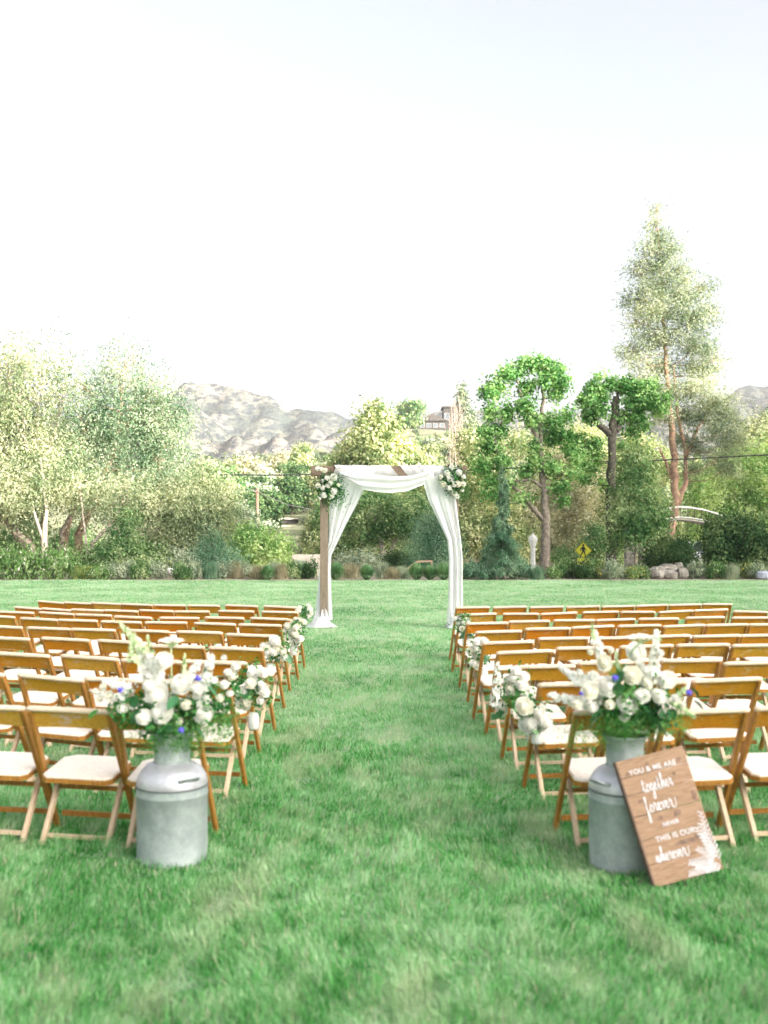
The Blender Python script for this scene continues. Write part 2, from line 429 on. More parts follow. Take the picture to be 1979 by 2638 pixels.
# ================================================================== FOLIAGE
def leaf_quads(P, Nrm, size, aspect, g, droop=0.0):
    n = len(P)
    Nn = Nrm + g.standard_normal((n, 3)) * .75
    Nn /= np.linalg.norm(Nn, axis=1, keepdims=True) + 1e-9
    T = g.standard_normal((n, 3)); T[:, 2] -= droop * 2.2
    T -= Nn * np.sum(T * Nn, 1, keepdims=True); T /= np.linalg.norm(T, axis=1, keepdims=True) + 1e-9
    B = np.cross(Nn, T)
    L = size * (.6 + .8 * g.random(n))[:, None]
    V = np.stack([P - T * L * .5, P + B * L * .5 * aspect, P + T * L * .5, P - B * L * .5 * aspect], 1).reshape(-1, 3)
    return V, np.arange(4 * n)
def crown_points(blobs, n, clump_r, g, per=34, stretch=(1, 1, 1), shell=.55, loose=.0):
    """blobs: (cx,cy,cz,rx,ry,rz[,weight])"""
    B = np.array([b[:6] for b in blobs], float); wt = np.array([(b[6] if len(b) > 6 else 1.0) for b in blobs])
    area = (B[:, 3] * B[:, 5] + B[:, 4] * B[:, 5] + B[:, 3] * B[:, 4]) * wt
    cnt = np.maximum(1, (n / per * area / area.sum())).astype(int)
    Ps, Ns = [], []
    for b, c in zip(B, cnt):
        U = g.standard_normal((c, 3)); U /= np.linalg.norm(U, axis=1, keepdims=True)
        rad = shell + (1.02 - shell) * g.random(c) ** .6
        rad = np.where(g.random(c) < .12 + loose, rad * (1.08 + .18 * g.random(c)), rad)
        C = b[:3] + U * b[3:6] * rad[:, None]
        cs = (.55 + .9 * g.random(c))[:, None, None]
        off = g.standard_normal((c, per, 3)) * clump_r * cs * np.array(stretch)
        P = (C[:, None, :] + off)
        out = np.repeat(U[:, None, :], per, 1) * .9 + off / (np.linalg.norm(off, axis=2, keepdims=True) + 1e-6) * .6 + np.array([0, 0, .35])
        keep = g.random((c, per)) < (.55 + .45 * g.random((c, 1)))
        Ps.append(P[keep]); Ns.append(out[keep])
    return np.concatenate(Ps), np.concatenate(Ns)
def foliage_mesh(name, blobs, n, size, g, clump_r=.3, aspect=.5, per=34, stretch=(1, 1, 1), shell=.55, droop=0., loose=0., floor=None):
    P, Nn = crown_points(blobs, n, clump_r, g, per, stretch, shell, loose)
    if floor is not None:
        k = P[:, 2] > floor; P, Nn = P[k], Nn[k]
    V, I = leaf_quads(P, Nn, size, aspect, g, droop)
    return raw_mesh(name, V, I, 4, g.random(len(P)))
def pblob(px, py, rx, ry, D, depth=1.0, w=1.0, dy=0.0):
    s = D / F; return (WX(px, D), D + dy, WZ(py, D), rx * s, max(rx, ry) * s * depth * .9, ry * s, w)
def limb(mb, pts, r0, r1, n=7, wob=.0, g=random):
    pts = [Vector(p) for p in pts]; out = []
    for i in range(len(pts) - 1):
        k = 4
        for q in range(k):
            t = q / k; p = pts[i].lerp(pts[i + 1], t)
            if wob and (i or q): p += Vector((g.uniform(-wob, wob), g.uniform(-wob, wob), 0))
            out.append(p)
    out.append(pts[-1]); m = len(out)
    mb.tube(out, [r0 + (r1 - r0) * (i / (m - 1)) ** .85 for i in range(m)], n)
def branches_to(mb, stem, blobs, r, g, twigs=4):
    """limbs from a stem point list into every blob"""
    for b in blobs:
        c = Vector(b[:3]); near = min(stem, key=lambda p: (Vector(p) - c).length + max(0, p[2] - c.z + .3) * 3)
        a = Vector(near); mid = a.lerp(c, .5) + Vector((g.uniform(-.2, .2), g.uniform(-.2, .2), -.12 * (c - a).length))
        rr = r * min(1, .35 + (b[3] + b[5]) * .12)
        mb.tube([a, mid, c], [rr, rr * .7, rr * .35], 5)
        for _ in range(twigs):
            u = Vector((g.gauss(0, 1), g.gauss(0, 1), g.gauss(.3, 1))).normalized()
            e = c + Vector((u.x * b[3], u.y * b[4], u.z * b[5])) * .85
            s = a.lerp(c, g.uniform(.5, 1.0)) if g.random() < .5 else mid.lerp(c, g.uniform(.3, 1))
            m_ = s.lerp(e, .5) + Vector((g.uniform(-.15, .15), g.uniform(-.15, .15), .1))
            mb.tube([s, m_, e], [rr * .35, rr * .22, rr * .08], 4, cap=False)
def tree(name, label, cat, D, stems, blobs, n, size, mat, bark, br=.1, seed=0, group=None, twigs=4, clump_r=.3, shrink=1.0, **fk):
    """stems: list of (list of (px,py[,dD]), r0, r1); blobs in photo pixels (px,py,rx,ry)"""
    g = np.random.default_rng(seed + 100); rg = random.Random(seed)
    base = WP(stems[0][0][0][0], stems[0][0][0][1], D); base[2] = 0
    root = empty(name, base, label=label, cat=cat, group=group)
    mb = MB(); pts_all = []
    for st, r0, r1 in stems:
        P = [Vector(WP(p[0], p[1], D)) + Vector((0, p[2] if len(p) > 2 else 0, 0)) - Vector(base) for p in st]
        if st is stems[0][0] or P[0].z < .5: P[0].z = -.04
        limb(mb, P, r0, r1, 8, wob=r0 * .25, g=rg)
        for i in range(len(P) - 1):
            for q in range(4): pts_all.append(P[i].lerp(P[i + 1], q / 4))
        pts_all.append(P[-1])
    BB = []
    for b in blobs:
        w = b[4] if len(b) > 4 else 1.0; dy = b[5] if len(b) > 5 else rg.uniform(-.6, .6) * b[2] * D / F
        q = pblob(b[0], b[1], b[2] * shrink, b[3] * shrink, D, w=w, dy=dy); BB.append((q[0] - base[0], q[1] - base[1], q[2], *q[3:]))
    up = [p for p in pts_all if p.z > .8] or pts_all
    branches_to(mb, up, BB, br, rg, twigs)
    mb.build('trunk', bark, root)
    me = foliage_mesh('crown', BB, n, size, g, clump_r=clump_r, floor=.05, **fk)
    link('crown', me, root, mat, kind='stuff')
    return root

LM = {}
LM['willow'] = leaf_mat('leaf_willow_sunlit', (.12, .19, .10), (.34, .40, .24), (.66, .66, .48), .5, .5)
LM['greyg'] = leaf_mat('leaf_grey_green', (.08, .16, .09), (.24, .34, .21), (.56, .60, .45), .5, .45)
LM['syc'] = leaf_mat('leaf_maple_fresh', (.06, .19, .05), (.20, .41, .14), (.48, .68, .30), 1.1, .4)
LM['pine'] = leaf_mat('needles_pine', (.11, .17, .10), (.29, .35, .23), (.58, .60, .44), .5, .4)
LM['yellow'] = leaf_mat('leaf_oak_yellow', (.12, .20, .08), (.38, .45, .23), (.80, .79, .52), .6, .5)
LM['green'] = leaf_mat('leaf_mid_green', (.06, .16, .06), (.20, .33, .14), (.52, .60, .34), .6, .45)
LM['lime'] = leaf_mat('leaf_lime', (.15, .32, .10), (.40, .58, .24), (.74, .84, .48), .6, .5)
LM['dark'] = leaf_mat('leaf_dark', (.03, .07, .03), (.07, .14, .055), (.20, .28, .12), .8, .3)
LM['cedar'] = leaf_mat('needles_blue_green', (.07, .18, .10), (.17, .31, .20), (.34, .48, .33), .8, .3)
LM['sage'] = leaf_mat('leaf_sage', (.16, .23, .15), (.36, .43, .31), (.60, .64, .48), 1.2, .3)
LM['tan'] = leaf_mat('leaf_tan', (.28, .30, .19), (.56, .55, .40), (.82, .78, .64), .6, .45)
LM['olive'] = leaf_mat('leaf_olive', (.07, .11, .07), (.20, .26, .16), (.46, .49, .32), .35, .35)

# ---- left group
tree('willow_tree', 'broad sunlit pale yellow-green willow at the far left edge of the lawn', 'tree', 54,
     [([(112, 1448), (70, 1400), (0, 1330), (-60, 1250)], .34, .14), ([(118, 1448), (112, 1330), (90, 1200)], .24, .08), ([(150, 1448), (160, 1370), (198, 1290)], .2, .08)],
     [(60, 1010, 105, 95), (-60, 1060, 110, 130), (20, 1130, 125, 110), (120, 1190, 85, 90), (30, 1260, 120, 80), (110, 935, 70, 45, .35), (30, 925, 80, 45, .4), (-80, 1220, 90, 110), (165, 1010, 45, 70, .4), (60, 1330, 70, 40, .6)],
     60000, .17, LM['willow'], M['bark'], .09, 1, twigs=12, stretch=(.9, .9, 1.5), droop=.5, loose=.12, clump_r=.42, aspect=.42)
tree('willow_tree', 'tall airy grey-green willow left of the mountain', 'tree', 56,
     [([(205, 1455), (200, 1380), (240, 1300), (290, 1180), (310, 1060)], .3, .08), ([(180, 1455), (165, 1380), (195, 1290), (210, 1150)], .26, .07)],
     [(325, 915, 55, 38, .28), (300, 980, 90, 62, .6), (215, 1000, 50, 45, .4), (390, 1010, 65, 52, .5), (400, 1075, 85, 70), (225, 1095, 75, 80), (320, 1090, 90, 80), (300, 1185, 125, 85), (420, 1180, 75, 85), (180, 1200, 60, 80), (380, 1275, 100, 65, .8), (240, 1290, 70, 50, .7), (490, 1250, 40, 50, .7)],
     76000, .155, LM['greyg'], M['bark_twig'], .10, 2, twigs=14, stretch=(.9, .9, 1.6), droop=.5, loose=.15, clump_r=.42, aspect=.4)
tree('birch_tree', 'leaning pale trunked tree with thin sunlit leaves beside the willow', 'tree', 51.5,
     [([(228, 1450), (240, 1400), (300, 1330), (345, 1225)], .17, .03), ([(116, 1455), (112, 1390), (120, 1310), (104, 1180)], .22, .05), ([(116, 1400), (90, 1330), (70, 1240)], .1, .03), ([(228, 1450), (214, 1330), (205, 1240)], .08, .03)],
     [(340, 1290, 85, 60, .6), (400, 1320, 70, 60, .6), (200, 1260, 70, 50, .7), (460, 1350, 70, 60, .7), (120, 1230, 80, 60, .7), (60, 1270, 60, 50, .6)],
     26000, .15, LM['willow'], M['bark_pale'], .07, 3, droop=.4, clump_r=.4, aspect=.4)
tree('pepper_tree', 'soft pale green drooping tree right of the willows', 'tree', 52,
     [([(527, 1492), (526, 1430), (530, 1360), (525, 1270), (520, 1200)], .085, .04)],
     [(520, 1230, 32, 45, .6), (500, 1290, 70, 60), (560, 1290, 50, 50), (590, 1310, 35, 45, .8), (470, 1370, 70, 50), (540, 1370, 65, 45)],
     26000, .16, LM['willow'], M['bark'], .05, 4, stretch=(.8, .8, 1.6), droop=.7, clump_r=.35, aspect=.35)
tree('fir_tree', 'dark green thin conifer between the willow and the bushes', 'tree', 49,
     [([(312, 1485), (318, 1430), (335, 1340)], .06, .03)],
     [(330, 1350, 25, 35, .7), (320, 1400, 40, 40), (300, 1430, 50, 35), (255, 1440, 45, 35), (350, 1440, 40, 35)],
     15000, .13, LM['green'], M['bark'], .03, 5, clump_r=.25)
tree('cypress_tree', 'thin blue-green drooping conifer before the bright yellow bush', 'tree', 47,
     [([(560, 1490), (556, 1440), (550, 1390)], .05, .02)],
     [(545, 1400, 30, 30, .7), (560, 1440, 55, 32), (600, 1460, 45, 25), (520, 1450, 35, 28)],
     11000, .12, LM['cedar'], M['bark'], .03, 6, stretch=(1, 1, 1.2), droop=.8, clump_r=.22, aspect=.3)
tree('citrus_bush', 'large bright yellow-green rounded bush left of the arch', 'bush', 53,
     [([(660, 1485), (655, 1440), (650, 1400)], .09, .05)],
     [(640, 1400, 60, 40), (600, 1430, 50, 45), (690, 1430, 60, 45), (650, 1460, 80, 32), (740, 1460, 50, 26, .8), (715, 1400, 35, 25, .5)],
     26000, .17, LM['lime'], M['bark'], .05, 7, clump_r=.26, aspect=.55)
for i, (px, py, rx, ry, D, mt, lb) in enumerate([
        (40, 1385, 75, 55, 64, 'green', 'dark green shrub under the left willow, behind the hedge'),
        (190, 1400, 60, 45, 66, 'green', 'shadowy green shrub behind the pale leaning trunks'),
        (430, 1420, 75, 40, 56, 'green', 'broad mid green shrub below the soft pale drooping tree'),
        (375, 1440, 60, 35, 50, 'green', 'low leafy green shrub right of the thin dark conifer'),
        (470, 1445, 55, 30, 51, 'sage', 'greyish green shrub behind the white boulders'),
        (765, 1424, 52, 24, 108, 'green', 'mid green shrub below the low house with the carport'),
        (700, 1445, 60, 30, 70, 'yellow', 'pale yellow-green shrub left of the arch behind the garden wall'),
        (1100, 1440, 80, 26, 60, 'lime', 'bright green shrub behind the weeping cedar inside the arch'),
        (930, 1452, 70, 20, 57, 'sage', 'grey-green shrub bank behind the tufts inside the arch')]):
    tree('shrub', lb, 'shrub', D, [([(px, 1495), (px, py)], .05, .02)], [(px, py, rx, ry), (px - rx * .5, py + 20, rx * .6, ry * .7), (px + rx * .5, py + 15, rx * .6, ry * .7)], 9000, .16, LM[mt], M['bark'], .03, 20 + i, clump_r=.28)

# ---- behind the arch
tree('oak_tree', 'tall sunlit yellow-green oak rising above the arch beam', 'tree', 82,
     [([(985, 1450), (985, 1380), (975, 1280), (965, 1120)], .35, .08), ([(1000, 1450), (1004, 1380), (1030, 1280)], .28, .1)],
     [(965, 1065, 32, 32, .7), (975, 1110, 55, 42), (945, 1150, 60, 40), (1020, 1165, 60, 35), (960, 1195, 95, 35), (1060, 1215, 70, 40), (890, 1215, 60, 35), (975, 1250, 100, 40), (880, 1270, 50, 30, .8)],
     40000, .30, LM['yellow'], M['bark_pale'], .12, 30, clump_r=.42, aspect=.6)
tree('oak_tree', 'leafy green oak seen inside the arch opening', 'tree', 62,
     [([(985, 1465), (988, 1420), (975, 1370), (960, 1320)], .24, .1), ([(998, 1465), (1006, 1420), (1040, 1350)], .2, .08)],
     [(960, 1310, 75, 45), (900, 1340, 60, 45), (1050, 1320, 70, 50), (880, 1390, 50, 35, .8), (1010, 1350, 80, 40), (1090, 1360, 40, 40), (940, 1380, 50, 22, .6), (850, 1330, 40, 40)],
     40000, .17, LM['green'], M['bark_pale'], .08, 31, clump_r=.3, aspect=.55)
tree('oak_tree', 'pale yellow leaved tree low behind the arch opening', 'tree', 78,
     [([(893, 1470), (895, 1420), (890, 1380)], .2, .08)],
     [(870, 1400, 60, 40), (930, 1430, 50, 28), (1000, 1425, 60, 28, .8), (1070, 1430, 50, 25, .8), (820, 1420, 40, 30)],
     22000, .2, LM['yellow'], M['bark_warm'], .06, 32, clump_r=.35)
tree('cedar_tree', 'weeping blue-green cedar inside the right side of the arch', 'tree', 50,
     [([(1120, 1490), (1122, 1400), (1125, 1300)], .1, .03)],
     [(1122, 1315, 22, 30, .7), (1110, 1360, 42, 30), (1130, 1380, 42, 34), (1100, 1410, 52, 28), (1140, 1420, 50, 32), (1105, 1450, 60, 25, .8)],
     28000, .12, LM['cedar'], M['bark'], .04, 33, stretch=(1.2, 1.2, 1), droop=.9, clump_r=.24, aspect=.28)
tree('round_bush', 'small dark round bush inside the arch opening', 'bush', 53,
     [([(1022, 1490), (1022, 1450)], .05, .03)], [(1022, 1450, 27, 27), (1040, 1458, 20, 18), (1003, 1458, 18, 16)], 7000, .13, LM['dark'], M['bark_dark'], .03, 34, clump_r=.18)
# ---- right of the arch, second row, sunlit
tree('plane_tree', 'pale gold leaved tree just right of the arch', 'tree', 66,
     [([(1195, 1480), (1192, 1400), (1210, 1300)], .17, .07)],
     [(1230, 1150, 50, 50, .7), (1250, 1220, 60, 50), (1230, 1300, 60, 50), (1210, 1370, 50, 50), (1290, 1340, 50, 55), (1260, 1400, 50, 40), (1330, 1400, 40, 50)],
     36000, .19, LM['yellow'], M['bark_warm'], .07, 35, clump_r=.34, aspect=.6)
tree('poplar_tree', 'slender pale tree with sparse golden leaves behind the lamp post', 'tree', 70,
     [([(1465, 1480), (1466, 1350), (1460, 1180)], .1, .04), ([(1480, 1480), (1484, 1350), (1490, 1230)], .08, .03)],
     [(1460, 1200, 50, 50, .6), (1455, 1290, 55, 60, .7), (1500, 1260, 50, 60, .6), (1350, 1300, 50, 60, .6), (1500, 1370, 50, 45, .6), (1440, 1390, 45, 45, .7)],
     26000, .19, LM['tan'], M['bark_pale'], .05, 36, clump_r=.36)
tree('elm_tree', 'sunlit yellow-green tree filling the gap behind the crossing sign', 'tree', 74,
     [([(1540, 1480), (1538, 1380), (1530, 1250)], .17, .06)],
     [(1500, 1200, 50, 50), (1540, 1280, 60, 55), (1530, 1360, 60, 50), (1500, 1430, 60, 35), (1580, 1420, 50, 40), (1400, 1220, 60, 60, .7), (1380, 1430, 60, 40, .8), (1500, 1130, 50, 36, .8), (1445, 1150, 46, 40, .8), (1560, 1170, 50, 40, .8), (1650, 1150, 50, 46, .8), (1690, 1210, 50, 50, .8), (1340, 1150, 46, 40, .7), (1620, 1250, 50, 50, .7)],
     52000, .2, LM['yellow'], M['bark'], .06, 37, clump_r=.36)
tree('elm_tree', 'tall bright green leafy mass at the far right behind the footbridge', 'tree', 72,
     [([(1930, 1480), (1925, 1380), (1920, 1250)], .2, .07)],
     [(1890, 1220, 70, 60), (1960, 1210, 70, 70), (1850, 1290, 60, 55), (1930, 1310, 80, 60), (2010, 1290, 70, 80), (1820, 1370, 50, 45), (1780, 1250, 40, 50, .7), (1790, 1400, 35, 35, .7), (1960, 1380, 70, 50)],
     46000, .2, LM['lime'], M['bark'], .07, 38, clump_r=.36, aspect=.6)
tree('elm_tree', 'hazy pale yellow-green tree at the right edge above the others', 'tree', 85,
     [([(1960, 1470), (1955, 1300), (1950, 1180)], .25, .07)],
     [(1945, 1130, 50, 45), (1990, 1110, 45, 50), (1900, 1175, 55, 35), (1980, 1180, 55, 40)],
     18000, .24, LM['willow'], M['bark'], .07, 39, clump_r=.45)
tree('maple_tree', 'fresh green tree low between the two stout maple trunks', 'tree', 58,
     [([(1520, 1485), (1518, 1440), (1530, 1400)], .09, .05)],
     [(1480, 1440, 50, 35, .8), (1550, 1400, 50, 45), (1570, 1440, 45, 35)], 14000, .15, LM['green'], M['bark'], .05, 40, clump_r=.25)

# ---- pollarded maples
tree('maple_tree', 'large fresh green pollarded maple with two stems and a hooked crown', 'tree', 47,
     [([(1407, 1492), (1405, 1400), (1404, 1300), (1400, 1210), (1392, 1150), (1398, 1050), (1402, 960)], .27, .05),
      ([(1400, 1340), (1350, 1280), (1300, 1230), (1285, 1180), (1270, 1110)], .13, .035), ([(1395, 1160), (1375, 1110), (1350, 1040), (1330, 970)], .13, .035), ([(1404, 1260), (1370, 1235), (1320, 1240)], .1, .04)],
     [(1275, 1000, 34, 26), (1255, 1015, 22, 20), (1310, 965, 36, 26), (1350, 940, 32, 24), (1385, 935, 30, 22), (1420, 950, 32, 28), (1445, 985, 26, 34), (1395, 985, 28, 24), (1430, 1015, 26, 20), (1355, 1000, 22, 28),
      (1350, 1050, 30, 30), (1375, 1085, 28, 22), (1262, 1060, 24, 26), (1305, 1060, 20, 30), (1250, 1110, 26, 22), (1280, 1110, 34, 24), (1270, 1150, 38, 24), (1240, 1200, 28, 22), (1290, 1190, 30, 20), (1265, 1235, 32, 24),
      (1425, 1090, 34, 26), (1460, 1070, 22, 18), (1420, 1130, 30, 20), (1450, 1125, 28, 18), (1385, 1190, 34, 24), (1425, 1205, 30, 22), (1355, 1215, 24, 16), (1470, 1160, 26, 18), (1490, 1185, 22, 16), (1310, 1250, 22, 14, .8), (1345, 1285, 30, 18, .7), (1440, 1255, 30, 18, .8), (1470, 1215, 26, 16, .8), (1265, 1275, 28, 18, .7), (1375, 1150, 22, 16, .7), (1450, 1290, 22, 14, .6)],
     22000, .15, LM['syc'], M['bark'], .05, 41, clump_r=.14, aspect=.7, twigs=9, shell=.05, per=9, loose=.75, shrink=.84)
tree('maple_tree', 'stout dark pollarded maple with a flat green top left of the pine', 'tree', 48.5,
     [([(1577, 1490), (1575, 1400), (1574, 1250), (1576, 1130), (1582, 1060), (1585, 1020)], .29, .13),
      ([(1572, 1120), (1545, 1095), (1525, 1075)], .2, .08), ([(1586, 1110), (1600, 1090), (1612, 1060)], .18, .08), ([(1576, 1140), (1590, 1060), (1592, 1000)], .15, .06)],
     [(1530, 1005, 30, 22), (1510, 1035, 30, 22), (1550, 1025, 22, 18), (1580, 990, 30, 18), (1612, 995, 30, 20), (1650, 1005, 36, 22), (1680, 995, 24, 18), (1520, 1070, 28, 20), (1545, 1060, 22, 18), (1625, 1040, 34, 22), (1665, 1035, 34, 22), (1700, 1055, 24, 16),
      (1600, 1075, 24, 16), (1640, 1070, 28, 18), (1530, 1145, 24, 16), (1505, 1165, 22, 16), (1545, 1175, 18, 12), (1520, 1205, 26, 14), (1490, 1130, 22, 16), (1630, 1110, 26, 16, .7), (1500, 1235, 24, 14, .7), (1555, 1250, 20, 12, .6), (1660, 1100, 22, 14, .7), (1610, 1150, 18, 12, .6), (1715, 1025, 22, 16, .6), (1545, 970, 22, 12, .5)],
     16000, .15, LM['syc'], M['bark_dark'], .055, 42, clump_r=.14, aspect=.7, twigs=9, shell=.05, per=9, loose=.75, shrink=.84)
tree('maple_tree', 'young light green maple with a thin stem right of the crossing sign', 'tree', 46,
     [([(1635, 1492), (1637, 1420), (1640, 1300), (1640, 1180)], .07, .03)],
     [(1640, 1175, 32, 32), (1645, 1225, 45, 34), (1625, 1275, 50, 32), (1665, 1285, 40, 30), (1610, 1330, 42, 30), (1655, 1335, 50, 28), (1630, 1375, 40, 24, .8), (1690, 1360, 35, 20, .7), (1590, 1390, 26, 24, .7), (1700, 1310, 24, 20, .6)],
     26000, .13, LM['green'], M['bark'], .035, 43, clump_r=.24, aspect=.6)
def conifer(name, label, px, apex, base, D, prof, n, size, mat, bark, seed, r0=.12, droop=1.0, cat='tree'):
    """prof: list of (py, half width px)"""
    g = np.random.default_rng(seed); bz = np.array([WX(px, D), D, 0.0]); root = empty(name, bz, label=label, cat=cat)
    mb = MB(); s = D / F; zt = WZ(apex, D); mb.tube([(0, 0, -.03), (0.02, 0, zt * .5), (0, 0, zt)], [r0, r0 * .6, .01], 7)
    py = np.array([p[0] for p in prof], float); hw = np.array([p[1] for p in prof], float)
    nb = 150; Ps, Ns = [], []
    for k in range(nb):
        y = apex + (base - apex) * (k + .5) / nb; w = np.interp(y, py, hw) * s * g.uniform(.6, 1.15); a = g.uniform(0, 2 * math.pi)
        z = WZ(y, D); e = np.array([math.cos(a) * w, math.sin(a) * w, z - w * .35 * droop]); st = np.array([0, 0, z + w * .1])
        mb.tube([st, (st + e) / 2 + np.array([0, 0, w * .12]), e], [.018, .012, .004], 4, cap=False)
        m = max(6, int(n / nb * (w + .05) / (np.mean(hw) * s))); t = g.random(m) ** .7
        P = st + (e - st) * t[:, None]; P[:, 2] += w * .12 * np.sin(t * math.pi); P += g.standard_normal((m, 3)) * np.array([.07, .07, .05]) * (w + .3)
        P[:, 2] -= g.random(m) * .12 * droop
        Ps.append(P); Ns.append(np.tile(np.array([math.cos(a) * .5, math.sin(a) * .5, .8]), (m, 1)))
    mb.build('trunk', bark, root)
    P = np.concatenate(Ps); V, I = leaf_quads(P, np.concatenate(Ns), size, .22, g, droop)
    link('crown', raw_mesh('crown', V, I, 4, g.random(len(P))), root, mat, kind='stuff')
    return root
conifer('cedar_tree', 'slender blue-green weeping cedar standing alone on the lawn edge right of the arch', 1295, 1200, 1470, 45,
        [(1200, 4), (1240, 12), (1300, 20), (1350, 30), (1390, 48), (1430, 62), (1470, 40)], 24000, .13, LM['cedar'], M['bark'], 51, .08)
# ---- the tall pine
tree('pine_tree', 'very tall feathery sunlit pine towering over the right side', 'tree', 62,
     [([(1722, 1480), (1728, 1380), (1742, 1280), (1736, 1180), (1732, 1090), (1722, 1040), (1716, 940), (1708, 820), (1702, 700), (1695, 600), (1692, 530)], .34, .012),
      ([(1745, 1300), (1768, 1240), (1766, 1160), (1745, 1060), (1735, 940)], .2, .05), ([(1740, 1270), (1720, 1200), (1700, 1155)], .14, .06), ([(1766, 1180), (1800, 1100), (1830, 1060)], .12, .05)],
     [(1692, 535, 14, 22, .7), (1688, 575, 26, 24, .7), (1700, 610, 42, 30, .8), (1668, 640, 36, 28, .7), (1725, 650, 38, 30, .8), (1690, 680, 60, 32), (1645, 700, 36, 26, .6), (1745, 710, 44, 32, .8), (1690, 740, 70, 34), (1640, 770, 48, 28, .8), (1760, 770, 56, 36),
      (1820, 745, 30, 40, .4), (1690, 800, 78, 34), (1635, 835, 50, 26, .7), (1780, 830, 66, 38), (1835, 800, 28, 34, .45), (1700, 870, 80, 34), (1625, 900, 50, 24, .6), (1790, 895, 66, 34), (1640, 930, 50, 28, .6), (1720, 940, 60, 30, .9), (1810, 945, 62, 34, .9), (1850, 925, 22, 24, .4),
      (1660, 980, 50, 26, .8), (1780, 1000, 66, 34), (1720, 1010, 46, 24, .7), (1840, 1040, 66, 38), (1800, 1075, 60, 34), (1880, 1075, 46, 32, .8), (1850, 1120, 60, 34, .9), (1800, 1150, 50, 34, .6), (1890, 1150, 44, 34, .7), (1840, 1190, 50, 34, .6), (1600, 985, 22, 14, .3), (1700, 1075, 46, 26, .8), (1765, 1125, 50, 28, .8), (1790, 1210, 50, 30, .7), (1680, 1030, 44, 22, .7), (1880, 1210, 40, 28, .6), (1760, 1055, 50, 24, .8)],
     76000, .21, LM['pine'], M['bark_warm'], .07, 44, clump_r=.24, aspect=.2, twigs=10, shell=.1, loose=.4, stretch=(1.3, 1.3, 1.0), per=34, shrink=.93)
# ---- dark ivy over rocks and the dark round bush
tree('dark_bush', 'large glossy dark green bush at the right edge of the lawn', 'bush', 47,
     [([(1885, 1494), (1880, 1440), (1860, 1390)], .09, .04), ([(1890, 1494), (1905, 1430), (1925, 1390)], .07, .03)],
     [(1870, 1370, 50, 38), (1925, 1380, 50, 45), (1845, 1420, 38, 45), (1900, 1430, 60, 45), (1950, 1430, 45, 45), (1870, 1465, 50, 24, .8), (1880, 1345, 30, 20, .7)],
     30000, .14, LM['dark'], M['bark_pale'], .04, 45, clump_r=.22, aspect=.6)
tree('ivy_mound', 'dark ivy mound hanging over the stacked rocks', 'ivy', 46.5,
     [([(1765, 1494), (1760, 1450), (1750, 1420)], .08, .05)],
     [(1700, 1435, 40, 30), (1735, 1415, 40, 28), (1765, 1435, 30, 45), (1685, 1420, 25, 22, .8), (1775, 1470, 22, 28)],
     22000, .11, LM['dark'], M['bark_dark'], .03, 46, clump_r=.17, aspect=.45, droop=.5)

rockm = plain('rock', (.27, .25, .22), .95, nscale=3, namp=.35, bumpy=1.0)
def rock(px, py, w, h, D, label, seed, mat=rockm, name='rock', group=None):
    g = random.Random(seed); s = D / F; V = []; Fc = []; nu, nv = 12, 8
    rx, rz = w * s / 2, h * s / 2; cz = max(WZ(py, D), rz * .7)
    for j in range(nv + 1):
        for i in range(nu):
            a = 2 * math.pi * i / nu; b = -math.pi / 2 + math.pi * j / nv
            d = Vector((math.cos(a) * math.cos(b), math.sin(a) * math.cos(b), math.sin(b)))
            k = 1 + .3 * mnoise.noise(d * 1.6 + Vector((seed * 3.1, 0, 0)))
            q = Vector([math.copysign(abs(c) ** .75, c) for c in d])
            V.append((q.x * rx * k, q.y * rx * k, q.z * rz * k))
    for j in range(nv):
        for i in range(nu): i2 = (i + 1) % nu; Fc.append((j * nu + i, j * nu + i2, (j + 1) * nu + i2, (j + 1) * nu + i))
    me = bpy.data.meshes.new(name); me.from_pydata(V, [], Fc); me.update()
    o = link(name, me, None, mat, (WX(px, D), D, cz), label=label, cat='rock', group=group); o.rotation_euler = (0, g.uniform(-.15, .15), g.uniform(0, 3)); return o
for i, (px, py, w, h, lb) in enumerate([(1692, 1476, 40, 34, 'grey boulder at the left end of the ivy covered rocks'), (1728, 1484, 42, 24, 'wide low boulder at the front of the ivy covered rocks'), (1760, 1478, 30, 30, 'grey boulder at the right end of the ivy covered rocks'),
                                        (1720, 1462, 44, 22, 'upper grey boulder half under the ivy'), (1748, 1460, 26, 22, 'small upper boulder beside the ivy stem')]):
    rock(px, py, w, h, 45.6 + (.5 if 'upper' in lb else 0), lb, i)
rock(1966, 1484, 34, 24, 45, 'blue-grey smooth boulder at the right picture edge', 9, plain('rock_blue', (.36, .40, .46), .8, nscale=4, namp=.1))
whiterock = plain('rock_white', (.74, .70, .68), .9, nscale=5, namp=.15, bumpy=.5)
for i, (px, w, lb) in enumerate([(392, 30, 'white boulder in the bed, leftmost of three'), (418, 24, 'white boulder in the bed, middle one of three'), (442, 26, 'white boulder in the bed, rightmost of three')]):
    rock(px, 1472, w, 18, 47, lb, 20 + i, whiterock)

